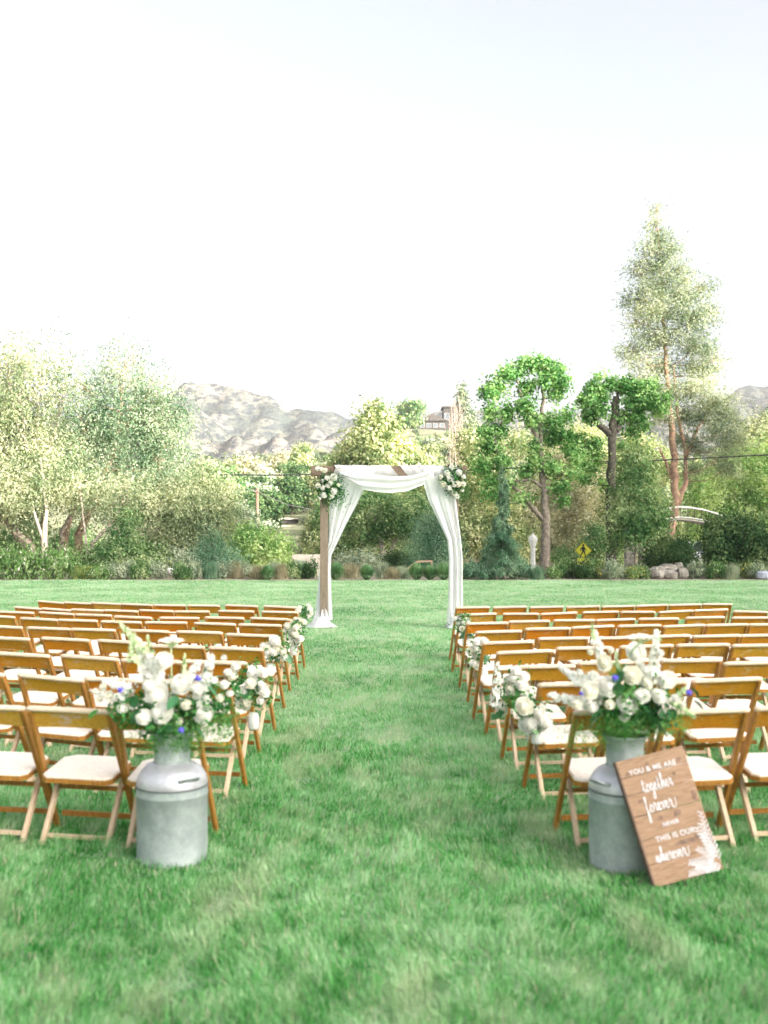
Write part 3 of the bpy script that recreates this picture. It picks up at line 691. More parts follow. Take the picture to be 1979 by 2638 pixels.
# ---- low planting along the lawn edge (shared meshes)
def shrub_proto(name, kind, seed):
    g = np.random.default_rng(seed)
    if kind == 'tuft':
        n = 900; a = g.random(n) * 2 * math.pi; e = g.random(n) ** .6
        tip = np.stack([np.cos(a) * e, np.sin(a) * e, np.sqrt(1.02 - e ** 2) * (.9 + .2 * g.random(n))], -1) * .5
        b = np.stack([np.cos(a) * .08, np.sin(a) * .08, np.zeros(n)], -1); sd = np.stack([-np.sin(a), np.cos(a), np.zeros(n)], -1) * .012
        mid = (b + tip) / 2 + np.array([0, 0, .1])
        V = np.stack([b - sd, b + sd, mid + sd, mid - sd, tip + sd * .4, tip - sd * .4], 1).reshape(-1, 3); o = (np.arange(n) * 6)[:, None]
        I = np.concatenate([o + np.array([[0, 1, 2, 3]]), o + np.array([[3, 2, 4, 5]])], 1).reshape(-1, 4)
        return raw_mesh(name, V, I, 4, np.repeat(g.random(n), 2))
    if kind == 'mound':
        return foliage_mesh(name, [(0, 0, .30, .42, .42, .26), (-.25, 0, .2, .26, .26, .2), (.25, .05, .22, .26, .26, .22)], 1900, .085, g, clump_r=.075, per=20, floor=.01)
    if kind == 'wisp':
        n = 1100; a = g.random(n) * 2 * math.pi; e = g.random(n) * .6
        b = g.standard_normal((n, 3)) * np.array([.14, .14, 0]); tip = b + np.stack([np.cos(a) * e * .6, np.sin(a) * e * .6, .45 + .5 * g.random(n)], -1)
        sd = np.stack([-np.sin(a), np.cos(a), np.zeros(n)], -1) * .009
        V = np.stack([b - sd, b + sd, tip], 1).reshape(-1, 3); return raw_mesh(name, V, np.arange(3 * n), 3, g.random(n))
PM = {(k, m): None for k in () for m in ()}
def low_plant(px, D, w, h, kind, mt, name, label, cat, group=None):
    key = (kind, mt)
    if key not in PM:
        me = shrub_proto(name, kind, len(PM) + 300); me.materials.append(LM[mt]); PM[key] = me
    o = link(name, PM[key], None, None, (WX(px, D), D, -.03), label=label, cat=cat, group=group); s = D / F
    k_ = 1.45 if kind == 'tuft' else 1.25; o.scale = (w * s * k_, w * s * k_, h * s * (1.0 if kind == 'tuft' else 1.2) / (.5 if kind != 'wisp' else .8)); o.rotation_euler = (0, 0, random.uniform(0, 6)); return o
LM['wisp'] = leaf_mat('grass_dry', (.26, .25, .16), (.44, .40, .28), (.62, .56, .43), 2, .4)
LM['white_fl'] = leaf_mat('leaf_with_white_bloom', (.12, .24, .08), (.22, .38, .13), (.38, .5, .24), 2, .35, accent=((.85, .82, .74), .08))
LM['yellow_fl'] = leaf_mat('leaf_with_yellow_bloom', (.12, .22, .08), (.24, .36, .14), (.4, .48, .24), 2, .35, accent=((.85, .68, .12), .10))
for i, px in enumerate([-20, 28, 74, 122, 168]):
    low_plant(px, 45.2, 62, 58, 'mound', 'white_fl', 'hedge_bush', 'bright green hedge bush %s' % ['cut by the left picture edge', 'with white blooms at the far left, under the dark leaning trunk', 'below the dark leaning willow trunk', 'in front of the pale willow trunk', 'at the right end of the hedge row'][i], 'bush', 'hedge bushes at the left')
PL = [(205, 'wisp', 'yellow_fl'), (232, 'mound', 'yellow_fl'), (262, 'mound', 'white_fl'), (298, 'mound', 'sage'), (330, 'mound', 'sage'), (362, 'mound', 'green'), (405, 'mound', 'sage'), (470, 'mound', 'green'), (500, 'mound', 'sage'), (545, 'wisp', 'cedar'), (575, 'mound', 'sage'),
      (610, 'wisp', 'wisp'), (640, 'mound', 'sage'), (668, 'wisp', 'wisp'), (705, 'mound', 'sage'), (725, 'wisp', 'wisp'), (750, 'mound', 'green'), (775, 'wisp', 'cedar'), (800, 'mound', 'dark'), (905, 'wisp', 'wisp'), (985, 'wisp', 'sage'), (1010, 'wisp', 'wisp'), (1035, 'wisp', 'sage'),
      (1200, 'mound', 'yellow_fl'), (1218, 'mound', 'cedar'), (1250, 'mound', 'cedar'), (1275, 'mound', 'sage'), (1330, 'mound', 'sage'), (1352, 'mound', 'cedar'), (1385, 'wisp', 'cedar'), (1425, 'mound', 'white_fl'), (1450, 'mound', 'green'), (1475, 'mound', 'dark'), (1500, 'mound', 'dark'), (1520, 'mound', 'green'),
      (1548, 'mound', 'yellow_fl'), (1572, 'mound', 'sage'), (1600, 'mound', 'sage'), (1630, 'mound', 'yellow_fl'), (1655, 'mound', 'green'), (1795, 'mound', 'sage'), (1845, 'mound', 'green'), (1888, 'wisp', 'sage'), (1925, 'mound', 'yellow_fl'), (1950, 'mound', 'sage')]
nmn = {'wisp': 'dry beige', 'sage': 'grey-green', 'green': 'mid green', 'cedar': 'blue-green', 'dark': 'dark green', 'yellow_fl': 'yellow flowering', 'white_fl': 'white flowering'}
sc_ = random.Random(3); seen = {}
for px, kd, mt in PL:
    where = 'left of the arch' if px < 830 else ('inside the arch opening' if px < 1150 else ('between the arch and the thick maple trunk' if px < 1405 else ('right of the thick maple trunk' if px < 1660 else 'by the big dark bush')))
    key = (kd, mt, where); seen[key] = seen.get(key, 0) + 1
    nth = ['', 'second ', 'third ', 'fourth ', 'fifth ', 'sixth ', 'seventh ', 'eighth ', 'ninth ', 'tenth '][seen[key] - 1]
    low_plant(px, sc_.uniform(44.6, 46.2), sc_.uniform(36, 50), sc_.uniform(24, 38), kd, mt, 'low_shrub' if kd == 'mound' else 'ornamental_grass',
              '%s%s %s %s, counted from the left' % (nth, nmn[mt], 'low shrub' if kd == 'mound' else 'wispy grass clump', where), 'shrub' if kd == 'mound' else 'grass clump', 'low plants along the lawn edge')
LM['tuft'] = leaf_mat('grass_tuft', (.09, .22, .09), (.20, .38, .19), (.38, .54, .32), 2, .35)
for px, w, lb in [(690, 40, 'left of the arch'), (866, 48, 'just right of the left arch post'), (945, 42, 'near the middle of the arch opening'), (1073, 46, 'right of the middle in the arch opening'), (1108, 40, 'between two others in the arch opening'), (1143, 46, 'beside the right drape')]:
    low_plant(px, 44.3, w, w * .9, 'tuft', 'tuft', 'grass_tuft', 'round green fescue tuft ' + lb, 'grass tuft', 'round grass tufts')

# ---- trees covering the hillside, shared meshes
def far_tree_proto(seed, mt, conif=False):
    g = np.random.default_rng(seed); rg = random.Random(seed)
    root = empty('hill_tree'); mb = MB()
    if conif:
        bl = [(0, 0, 1.2 + k * 1.05, 1.5 - k * .2, 1.5 - k * .2, .75) for k in range(7)]
        mb.tube([(0, 0, -.5), (0, 0, 8.4)], [.2, .03], 6)
    else:
        bl = [(rg.uniform(-1.4, 1.4), rg.uniform(-1.2, 1.2), rg.uniform(1.7, 4.2), rg.uniform(1.0, 1.7), rg.uniform(1, 1.6), rg.uniform(.8, 1.3)) for _ in range(7)] + [(0, 0, 1.6, 2.2, 2.2, 1.2)]
        mb.tube([(0, 0, -.8), (.1, 0, 1.5), (0, 0, 3)], [.25, .2, .1], 6); branches_to(mb, [Vector((0, 0, 1.5)), Vector((0, 0, 2.2))], bl[:5], .1, rg, 2)
    mb.build('trunk', M['bark'], root)
    link('crown', foliage_mesh('crown', bl, 9000, .36, g, clump_r=.38, per=22, aspect=.7, floor=.1), root, LM[mt], kind='stuff')
    return root
protos = {}
HT = []
hg = random.Random(11)
kinds = ['olive', 'green', 'olive', 'tan', 'yellow', 'sage', 'dark', 'greyg']
for k, mt in enumerate(kinds): protos[k] = (far_tree_proto(400 + k, mt), mt)
protos[8] = (far_tree_proto(420, 'olive', True), 'conifer')
words = {'olive': 'olive green', 'green': 'mid green', 'tan': 'straw coloured', 'yellow': 'yellow-green', 'sage': 'grey-green', 'dark': 'dark green', 'greyg': 'pale grey-green', 'conifer': 'olive conifer'}
used = set(); cnt_t = 0
def put_hill(k, x, y, s):
    global cnt_t
    z = float(hill_z(np.array(x), np.array(y)))
    src, mt = protos[k]
    o = src if k not in used else copy_tree(src)
    used.add(k); o.location = (x, y, z); o.scale = (s, s, s * hg.uniform(.85, 1.2)); o.rotation_euler = (0, 0, hg.uniform(0, 6))
    ex = PX0 + x * F / y
    zone = ('under the mountain peak' if ex < 640 else 'between mountain peak and arch' if ex < 790 else 'above the left arch corner' if ex < 900 else 'above the middle of the beam' if ex < 1060
            else 'above the right arch corner' if ex < 1200 else 'behind the first maple' if ex < 1480 else 'behind the second maple and pine')
    band = 'low on' if y < 150 else ('midway up' if y < 220 else 'near the top of')
    size = 'small' if s < .75 else ('large' if s > 1.05 else 'mid-sized')
    lab = '%s %s tree %s the hillside, %s' % (size, words[mt], band, zone)
    tag(o, lab, 'tree', lab.replace(' tree ', ' trees ')); cnt_t += 1
for r_ in range(14):
    y = 96 + r_ * 14
    step = 62
    px = 500 + hg.uniform(0, 40)
    while px < 1960:
        D = y + hg.uniform(-5, 5)
        if not (1065 < px < 1175 and D > 250) and not (700 < px < 815 and D < 128):
            left = px < 800
            k = hg.choice([0, 6, 2, 1, 3, 5, 6] if left else [0, 4, 5, 3, 7, 1, 4])
            if D > 235 and hg.random() < .3: px += step; continue
            put_hill(k, WX(px, D), D, hg.uniform(.7, 1.3) * (1.08 - D / 430) * (.62 if 1040 < px < 1200 and D > 200 else 1))
        px += step * hg.uniform(.6, 1.3) * (100 / D) ** .45 * (1 if px < 1200 else 2.4)
for px, D, k, s in [(1192, 290, 8, 1.9), (1215, 296, 8, 1.3), (1045, 285, 6, 1.3), (1062, 280, 1, 1.5), (1092, 292, 0, .8), (1125, 300, 8, .75), (640, 160, 3, 1.2), (600, 170, 4, 1.1), (730, 190, 3, 1.1), (780, 180, 4, 1.1), (560, 120, 1, 1.3)]:
    put_hill(k, WX(px, D), D, s)
# bare pale poplars above the arch's right end
pm = plain('pale_twigs', (.36, .29, .23), .9)
for i, (px, top) in enumerate([(1158, 1062), (1164, 1044), (1171, 1030), (1177, 1052), (1183, 1022), (1190, 1048)]):
    D = 118; mb = MB(); g = random.Random(i); zt = WZ(top, D); b = WZ(1290, D)
    mb.tube([(0, 0, b), (.1, 0, (b + zt) / 2), (0, 0, zt)], [.14, .1, .02], 5)
    for k in range(26):
        z = b + (zt - b) * (.25 + .7 * k / 26); a = g.uniform(0, 6.3); l = g.uniform(.2, .45)
        mb.tube([(0, 0, z), (math.cos(a) * l, math.sin(a) * l, z + l * 1.8), (math.cos(a) * l * 1.2, math.sin(a) * l * 1.2, z + l * 5)], [.03, .022, .008], 4, cap=False)
    mb.tube([(0, 0, 0), (0, 0, b)], [.18, .14], 5)
    mb.build('bare_poplar', pm, None, (WX(px, D), D, 0), label='bare pale poplar above the right end of the arch, %s from the left' % ['first', 'second', 'third', 'fourth', 'fifth', 'sixth'][i], cat='tree', group='bare poplars')

# ================================================================== BUILDINGS
sid = plain('siding_grey', (.05, .045, .042), .8, nscale=3, namp=.12); dkr = plain('roof_dark', (.07, .06, .055), .9, nscale=3, namp=.3)
glass, tg, bgz = newmat('window_glass'); bgz.inputs['Base Color'].default_value = (.10, .12, .14, 1); bgz.inputs['Roughness'].default_value = .12; bgz.inputs['Specular IOR Level'].default_value = .8
trimw = plain('trim_white', (.78, .76, .72), .6); conc = plain('concrete_beige', (.58, .52, .44), .9, nscale=2, namp=.12)
framem = plain('window_frame_paint', (.34, .32, .29), .6)
def window(px0, pz0, w, h, y, root, bars=1):
    f = MB()
    t = .09
    f.box((px0 + w / 2, y, pz0 + t / 2), (w, .12, t)); f.box((px0 + w / 2, y, pz0 + h - t / 2), (w, .12, t))
    f.box((px0 + t / 2, y, pz0 + h / 2), (t, .12, h - 2 * t)); f.box((px0 + w - t / 2, y, pz0 + h / 2), (t, .12, h - 2 * t))
    for b in range(bars): f.box((px0 + w * (b + 1) / (bars + 1), y, pz0 + h / 2), (t * .7, .1, h - 2 * t))
    wf = f.build('window', framem, root); g = MB(); g.box((px0 + w / 2, y + .03, pz0 + h / 2), (w - 2 * t - .01, .02, h - 2 * t - .01)); g.build('pane', glass, wf)
# hill house, D 285
D = 285; bx = WX(1115, D); bz = float(hill_z(np.array(bx), np.array(D + 0.)))
house = empty('hill_house', (bx, D, WZ(1108, D)), label='grey two storey house on top of the hill behind the arch', cat='house')
w = MB(); w.box((0, 4, -.6), (8.2, 8, 6.6)); w.build('wall', sid, house)
w = MB(); w.box((5.2, 4.5, 1.3), (4.2, 7, 10.4)); w.build('side_wing', sid, house)
rf = MB(); rf.prism([(-4.9, 2.6), (4.3, 2.6), (.2, 4.5)], 0, 9, Matrix(((1, 0, 0, 0), (0, 0, 1, -.5), (0, 1, 0, 0), (0, 0, 0, 1)))); rf.build('roof', dkr, house)
rf = MB(); rf.box((5.2, 4.5, 6.65), (5.0, 8, .35)); rf.build('roof', dkr, house)
for k in range(4): window(-3.6 + k * 1.85, .75, 1.35, 1.15, -.05, house, 0)
for k in range(2): window(3.4 + k * 1.9, 3.0, 1.6, 1.9, .95, house, 1)
dk = MB(); dk.box((0, -.9, -.6), (8.6, 1.8, .25)); dk.build('deck', dkr, house)
rl = MB()
for k in range(9): rl.box((-4.2 + k * 1.05, -1.75, 0), (.1, .1, .95))
rl.box((0, -1.75, .52), (8.6, .12, .1)); rl.build('railing', sid, house)
for x_ in (-4, 0, 4): p = MB(); p.box((x_, -1.6, -2.7), (.25, .25, 4.0)); p.build('post', dkr, house)
# carport house lower on the slope
D = 122; cp = empty('carport_house', (WX(765, D), D, WZ(1402, D)), label='low pale house with a dark open carport left of the arch', cat='house')
s = D / F
p = MB(); p.box((0, .3, 1.95), (82 * s, 5, .5)); p.build('roof', conc, cp)
p = MB(); p.box((0, 3.2, .8), (78 * s, .3, 1.7)); p.build('back_wall', dkr, cp)
for x_ in (-1.75, .25, 1.75): p = MB(); p.box((x_, -1.9, .6), (.16, .16, 2.2)); p.build('post', trimw, cp)
p = MB(); p.box((-1.0, 1.5, 2.6), (1.8, 2.4, .8)); p.build('upper_wall', sid, cp)
p = MB(); p.box((-1.0, 1.5, 3.1), (2.3, 3, .16)); p.build('upper_roof', conc, cp)
p = MB(); p.box((0, .3, -2.0), (90 * s, 6, 3.6)); p.build('foundation', conc, cp)
# low beige garden wall and white vehicle behind planting
p = MB(); p.box((0, 0, .45), (1.6, .3, 1.1), bev=.03); wl = p.build('garden_wall', conc, None, (WX(795, 50), 50, 0), label='low beige garden wall just left of the arch drape', cat='wall')
# ---- cars
carw = plain('car_paint_white', (.80, .80, .80), .25, spec=.6); rub = plain('rubber', (.03, .03, .03), .8); carg = plain('car_glass', (.03, .035, .04), .08, spec=.9); chrome = plain('chrome', (.6, .6, .6), .25, 1.0)
def car(loc, rz, label):
    r = empty('parked_car', loc, rz, label=label, cat='car')
    side = [(-2.3, .35), (-2.35, .75), (-2.2, 1.0), (-1.25, 1.12), (1.9, 1.15), (2.3, 1.0), (2.35, .5), (2.25, .35)]
    Mx = Matrix(((1, 0, 0, 0), (0, 0, 1, 0), (0, 1, 0, 0), (0, 0, 0, 1)))
    b = MB(); b.prism(side, -.88, .88, Mx); b.build('body', carw, r)
    b = MB(); b.prism([(-1.2, 1.12), (-.5, 1.68), (1.5, 1.72), (2.1, 1.15)], -.74, .74, Mx); cb = b.build('cabin', carw, r)
    for sy_ in (-.745, .745):
        b = MB(); b.prism([(-1.0, 1.18), (-.45, 1.6), (.35, 1.62), (.35, 1.18)], min(sy_, sy_ * 1.012), max(sy_, sy_ * 1.012), Mx); b.build('side_window', carg, cb)
        b = MB(); b.prism([(.43, 1.18), (.43, 1.62), (1.4, 1.62), (1.85, 1.18)], min(sy_, sy_ * 1.012), max(sy_, sy_ * 1.012), Mx); b.build('side_window', carg, cb)
    b = MB(); b.bar((-1.16, -0, 1.17), (-.56, 0, 1.65), 1.36, .02, up=(-.6, 0, .8)); b.build('windshield', carg, cb)
    for x_ in (-1.5, 1.45):
        for y_ in (-.82, .82):
            b = MB(); b.tube([(x_, y_ - .1, .34), (x_, y_ + .1, .34)], .34, 18); wh = b.build('wheel', rub, r)
            b = MB(); b.tube([(x_, y_ - .11, .34), (x_, y_ + .11, .34)], .19, 12); b.build('rim', chrome, wh)
    for y_ in (-.62, .62):
        b = MB(); b.box((-2.31, y_, .82), (.1, .36, .16), bev=.02); b.build('headlight', chrome, r)
        b = MB(); b.box((-1.0, y_ * 1.5, 1.2), (.18, .16, .14), bev=.03); b.build('mirror', rub, r)
    b = MB(); b.box((-2.34, 0, .72), (.06, .8, .2), bev=.01); b.build('grille', rub, r)
    return r
car((WX(1846, 53), 53.5, -.05), R(35), 'white car with black windows half hidden behind the big dark bush')
car((WX(535, 63), 63, -.35), R(10), 'white car glimpsed low behind the leaning log and shrubs on the left')
# leaning log by the shrubs
b = MB(); b.tube([WP(478, 1482, 48) - WP(478, 1482, 48), WP(510, 1462, 48) - WP(478, 1482, 48), WP(541, 1440, 48.2) - WP(478, 1482, 48)], [.14, .12, .07], 8)
b.build('fallen_log', M['bark_pale'], None, WP(478, 1483, 48), label='pale leaning log among the shrubs left of the bright bush', cat='log')
# white gate
gt = empty('white_gate', (WX(1802, 56), 56, 0), label='white slatted gate between the ivy rocks and the dark bush', cat='gate')
s = 56 / F
for k in range(9): b = MB(); b.box(((k - 4) * .115, 0, .75), (.05, .04, 1.3)); b.build('slat', trimw, gt)
for z_ in (.28, 1.3): b = MB(); b.box((0, -.05, z_), (1.0, .05, .08)); b.build('rail', trimw, gt)
for x_ in (-.56, .56): b = MB(); b.box((x_, 0, .8), (.1, .1, 1.7)); b.build('post', trimw, gt)
# stone pillar
pl = empty('stone_pillar', (WX(1622, 51), 51, 0), label='stacked stone pillar behind the young maple', cat='pillar')
g_ = random.Random(4); z_ = 0
while z_ < 2.15:
    hh = g_.uniform(.14, .22); k = 2 if g_.random() < .6 else 1; x_ = -.23
    for q in range(k):
        ww = .46 / k * (1 + (g_.uniform(-.15, .15) if k == 2 else 0)); b = MB(); b.box((x_ + ww / 2, 0, z_ + hh / 2), (ww - .015, .44 + g_.uniform(-.03, .03), hh - .015), bev=.025); b.build('stone', rockm, pl); x_ += ww
    z_ += hh
# arched footbridge with railing
fb = empty('footbridge', (WX(1790, 58), 58, 0), label='arched white footbridge with thin railing behind the pine trunk', cat='bridge')
s = 58 / F
def arc(px): # photo curve of the handrail
    u = (px - 1750) / 200.0; return 1307 + 12 * abs(u) ** 2 * 4 * .75
top = [(1660, 1332), (1690, 1318), (1720, 1310), (1750, 1306), (1780, 1308), (1815, 1314), (1850, 1324), (1885, 1340), (1920, 1360)]
for nm, dz, r_, mt in (('handrail', 0, .05, trimw), ('lower_rail', -26, .035, trimw), ('deck_edge', -32, .05, framem)):
    b = MB(); b.tube([WP(x, y - dz, 58) - np.array([WX(1790, 58), 58, 0]) for x, y in top], r_, 6); b.build(nm, mt, fb)
b = MB(); dd = [WP(x, y + 33, 58) - np.array([WX(1790, 58), 58, 0]) for x, y in top]
V_ = []; Q_ = []
for i, p_ in enumerate(dd): V_ += [(p_[0], .05, p_[2]), (p_[0], 1.8, p_[2])]
for i in range(len(dd) - 1): Q_.append((2 * i, 2 * i + 1, 2 * i + 3, 2 * i + 2))
b.add(V_, Q_); b.build('deck', framem, fb)
xs_ = np.linspace(1665, 1915, 15)
for x_ in xs_:
    y_ = np.interp(x_, [t_[0] for t_ in top], [t_[1] for t_ in top]); p0 = WP(x_, y_, 58) - np.array([WX(1790, 58), 58, 0]); p1 = WP(x_, y_ + 28, 58) - np.array([WX(1790, 58), 58, 0])
    b = MB(); b.tube([p0, p1], .022, 5); b.build('baluster', M['bark_dark'], fb)
for x_ in (1662, 1918):
    b = MB(); b.box((WX(x_, 58) - WX(1790, 58), .5, .7), (.4, .6, 1.5)); b.build('support', rockm, fb)
# lamp posts
lampw = plain('lamp_white', (.80, .79, .76), .5); lampg = plain('lamp_glass', (.86, .86, .84), .3)
def lamp(px, D, h, label):
    r = empty('lamp_post', (WX(px, D), D, 0), label=label, cat='lamp post', group='white lamp posts')
    b = MB(); b.lathe([(.0, 0), (.2, 0), (.2, .25), (.13, .35), (.12, h - .6), (.15, h - .55), (.1, h - .48), (0, h - .48)], n=12); b.build('post', lampw, r)
    b = MB(); b.lathe([(.0, h - .48), (.12, h - .47), (.22, h - .12), (.2, h - .05), (0, h - .05)], n=8, smooth=False); b.build('lantern', lampg, r)
    b = MB(); b.lathe([(.25, h - .05), (.2, h + .05), (.05, h + .17), (.03, h + .26), (0, h + .26)], n=8, smooth=False); b.build('cap', lampw, r)
lamp(1373, 50, WZ(1386, 50), 'white lamp post with lantern left of the thick maple trunk')
lamp(732, 56, WZ(1392, 56), 'white lantern post showing above the shrubs left of the arch')
# pedestrian crossing sign
ysig = plain('sign_yellow', (.80, .78, .06), .45); blk = plain('sign_black', (.02, .02, .02), .5); galv = plain('galvanised', (.5, .5, .5), .5, .8)
D = 49.5; s = D / F; ps = empty('pedestrian_sign', (WX(1503, D), D, 0), R(-12), label='yellow diamond pedestrian crossing sign with an arrow plaque', cat='sign')
b = MB(); b.tube([(0, .05, -.05), (0, .05, WZ(1400, D))], .035, 8); b.build('post', galv, ps)
zc = WZ(1418, D); hd = .43
def plate(name, poly, y, mt, cz, th=.012):
    b = MB(); b.prism([(p[0], p[1] + cz) for p in poly], y - th, y, Matrix(((1, 0, 0, 0), (0, 0, 1, 0), (0, 1, 0, 0), (0, 0, 0, 1)))); return b.build(name, mt, ps)
plate('sign_plate', [(-hd, 0), (0, -hd), (hd, 0), (0, hd)], 0, ysig, zc)
brd = MB()
q = hd * .93
for a_, b_ in (((-q, 0), (0, -q)), ((0, -q), (q, 0)), ((q, 0), (0, q)), ((0, q), (-q, 0))): brd.bar((a_[0], -.0135, zc + a_[1]), (b_[0], -.0135, zc + b_[1]), .003, .018, up=(0, 0, 1))
brd.build('border', blk, ps)
m_ = MB(); Mx = Matrix(((1, 0, 0, 0), (0, 0, 1, 0), (0, 1, 0, 0), (0, 0, 0, 1)))
def fig(poly): m_.prism([(p[0], p[1] + zc) for p in poly], -.018, -.0135, Mx)
fig([(.055 * math.cos(k * math.pi / 5) + .0, .255 + .055 * math.sin(k * math.pi / 5)) for k in range(10)])
fig([(-.06, .19), (.05, .19), (.07, .10), (.06, -.04), (-.05, -.04), (-.07, .08)])
fig([(.05, .18), (.13, .04), (.16, .01), (.12, -.01), (.05, .09)]); fig([(-.06, .17), (-.15, .07), (-.13, -.03), (-.10, -.02), (-.10, .05), (-.05, .10)])
fig([(-.05, -.03), (.03, -.03), (-.05, -.17), (-.12, -.30), (-.17, -.29), (-.10, -.15)]); fig([(.0, -.03), (.07, -.03), (.10, -.16), (.13, -.30), (.08, -.31), (.05, -.17)])
m_.build('walking_figure', blk, ps)
zc2 = WZ(1447, D); plate('arrow_plaque', [(-.3, -.17), (.3, -.17), (.3, .17), (-.3, .17)], 0, ysig, zc2)
b = MB(); b.prism([(p[0], p[1] + zc2) for p in [(-.2, -.12), (-.02, -.12), (-.07, -.07), (.16, .10), (.12, .13), (-.11, -.03), (-.16, .03)]], -.018, -.0135, Mx); b.build('arrow', blk, ps)
# wooden handrail, white rail fence
wdr = wood_mat('rail_wood', (.3, .2, .13), (.45, .33, .22), (.6, .47, .34)); 
hr = empty('wooden_handrail', (WX(1075, 47), 47, 0), label='short sloping wooden handrail among the tufts inside the arch', cat='handrail')
b = MB(); b.bar((-.6, 0, .25), (0, 0, .72), .06, .08); b.build('rail', wdr, hr); b = MB(); b.bar((0, 0, .72), (.7, 0, .74), .06, .08); b.build('rail', wdr, hr)
for x_, z_ in ((-.6, .3), (0, .72), (.68, .74)): b = MB(); b.box((x_, .05, z_ / 2), (.07, .07, z_)); b.build('post', wdr, hr)
fe = empty('rail_fence', (WX(1260, 52), 52, 0), label='low grey wooden rail fence right of the arch', cat='fence')
for z_ in (.28, .62): b = MB(); b.bar((-1.6, 0, z_), (1.6, 0, z_), .05, .09); b.build('rail', wdr, fe)
for k in range(5): b = MB(); b.box((-1.6 + k * .8, .05, .38), (.09, .08, .8)); b.build('post', wdr, fe)
# utility pole and wires
D = 98; up_ = empty('utility_pole', (WX(663, D), D, 0), label='brown wooden utility pole left of the arch', cat='utility pole')
b = MB(); b.tube([(0, 0, -.2), (0, 0, WZ(1258, D))], [.2, .16], 10); b.build('post', wood_mat('pole_wood', (.12, .07, .045), (.2, .12, .08), (.28, .18, .12)), up_)
b = MB(); b.box((0, -.2, WZ(1266, D)), (.5, .1, .1)); b.build('crossarm', M['bark'], up_)
cab = plain('cable_black', (.02, .02, .022), .7); cabg = plain('cable_far', (.16, .15, .15), .7)
def cable(pts, r, label, mat=cab, sub=24):
    P = [Vector(WP(px, py, d)) for px, py, d in pts]; out = []
    for i in range(len(P) - 1):
        for k in range(sub): t = k / sub; q = P[i].lerp(P[i + 1], t); out.append(q)
    out.append(P[-1]); b = MB(); b.tube([q - P[0] for q in out], r, 5); b.build('overhead_cable', mat, None, P[0], label=label, cat='cable')
cable([(400, 1215, 60), (560, 1223, 60), (700, 1224, 60), (860, 1222, 60), (1010, 1218, 60), (1200, 1212, 60), (1400, 1202, 60), (1600, 1191, 60), (1800, 1181, 60), (2050, 1168, 60)], .042, 'thick black cable crossing behind the arch from left to right')
for k, (pts, lb) in enumerate([([(-100, 758, 150), (300, 775, 150), (800, 786, 150), (1300, 780, 150), (1700, 768, 150), (2100, 755, 150)], 'thin wire crossing the sky, top one of three'),
                               ([(-100, 785, 150), (300, 805, 150), (800, 822, 150), (1300, 818, 150), (1700, 808, 150), (2100, 795, 150)], 'thin wire crossing the sky, middle one of three'),
                               ([(-100, 820, 150), (300, 836, 150), (800, 845, 150), (1300, 843, 150), (1700, 836, 150), (2100, 825, 150)], 'thin wire crossing the sky, lowest of three')]):
    cable(pts, .034, lb, cabg)
cable([(590, 1268, 98), (625, 1264, 98), (663, 1262, 98)], .03, 'thin wire running left from the utility pole top', cabg, 6)
cable([(663, 1268, 98), (740, 1300, 98), (830, 1318, 98)], .022, 'thin wire sagging right from the utility pole', cabg, 6)

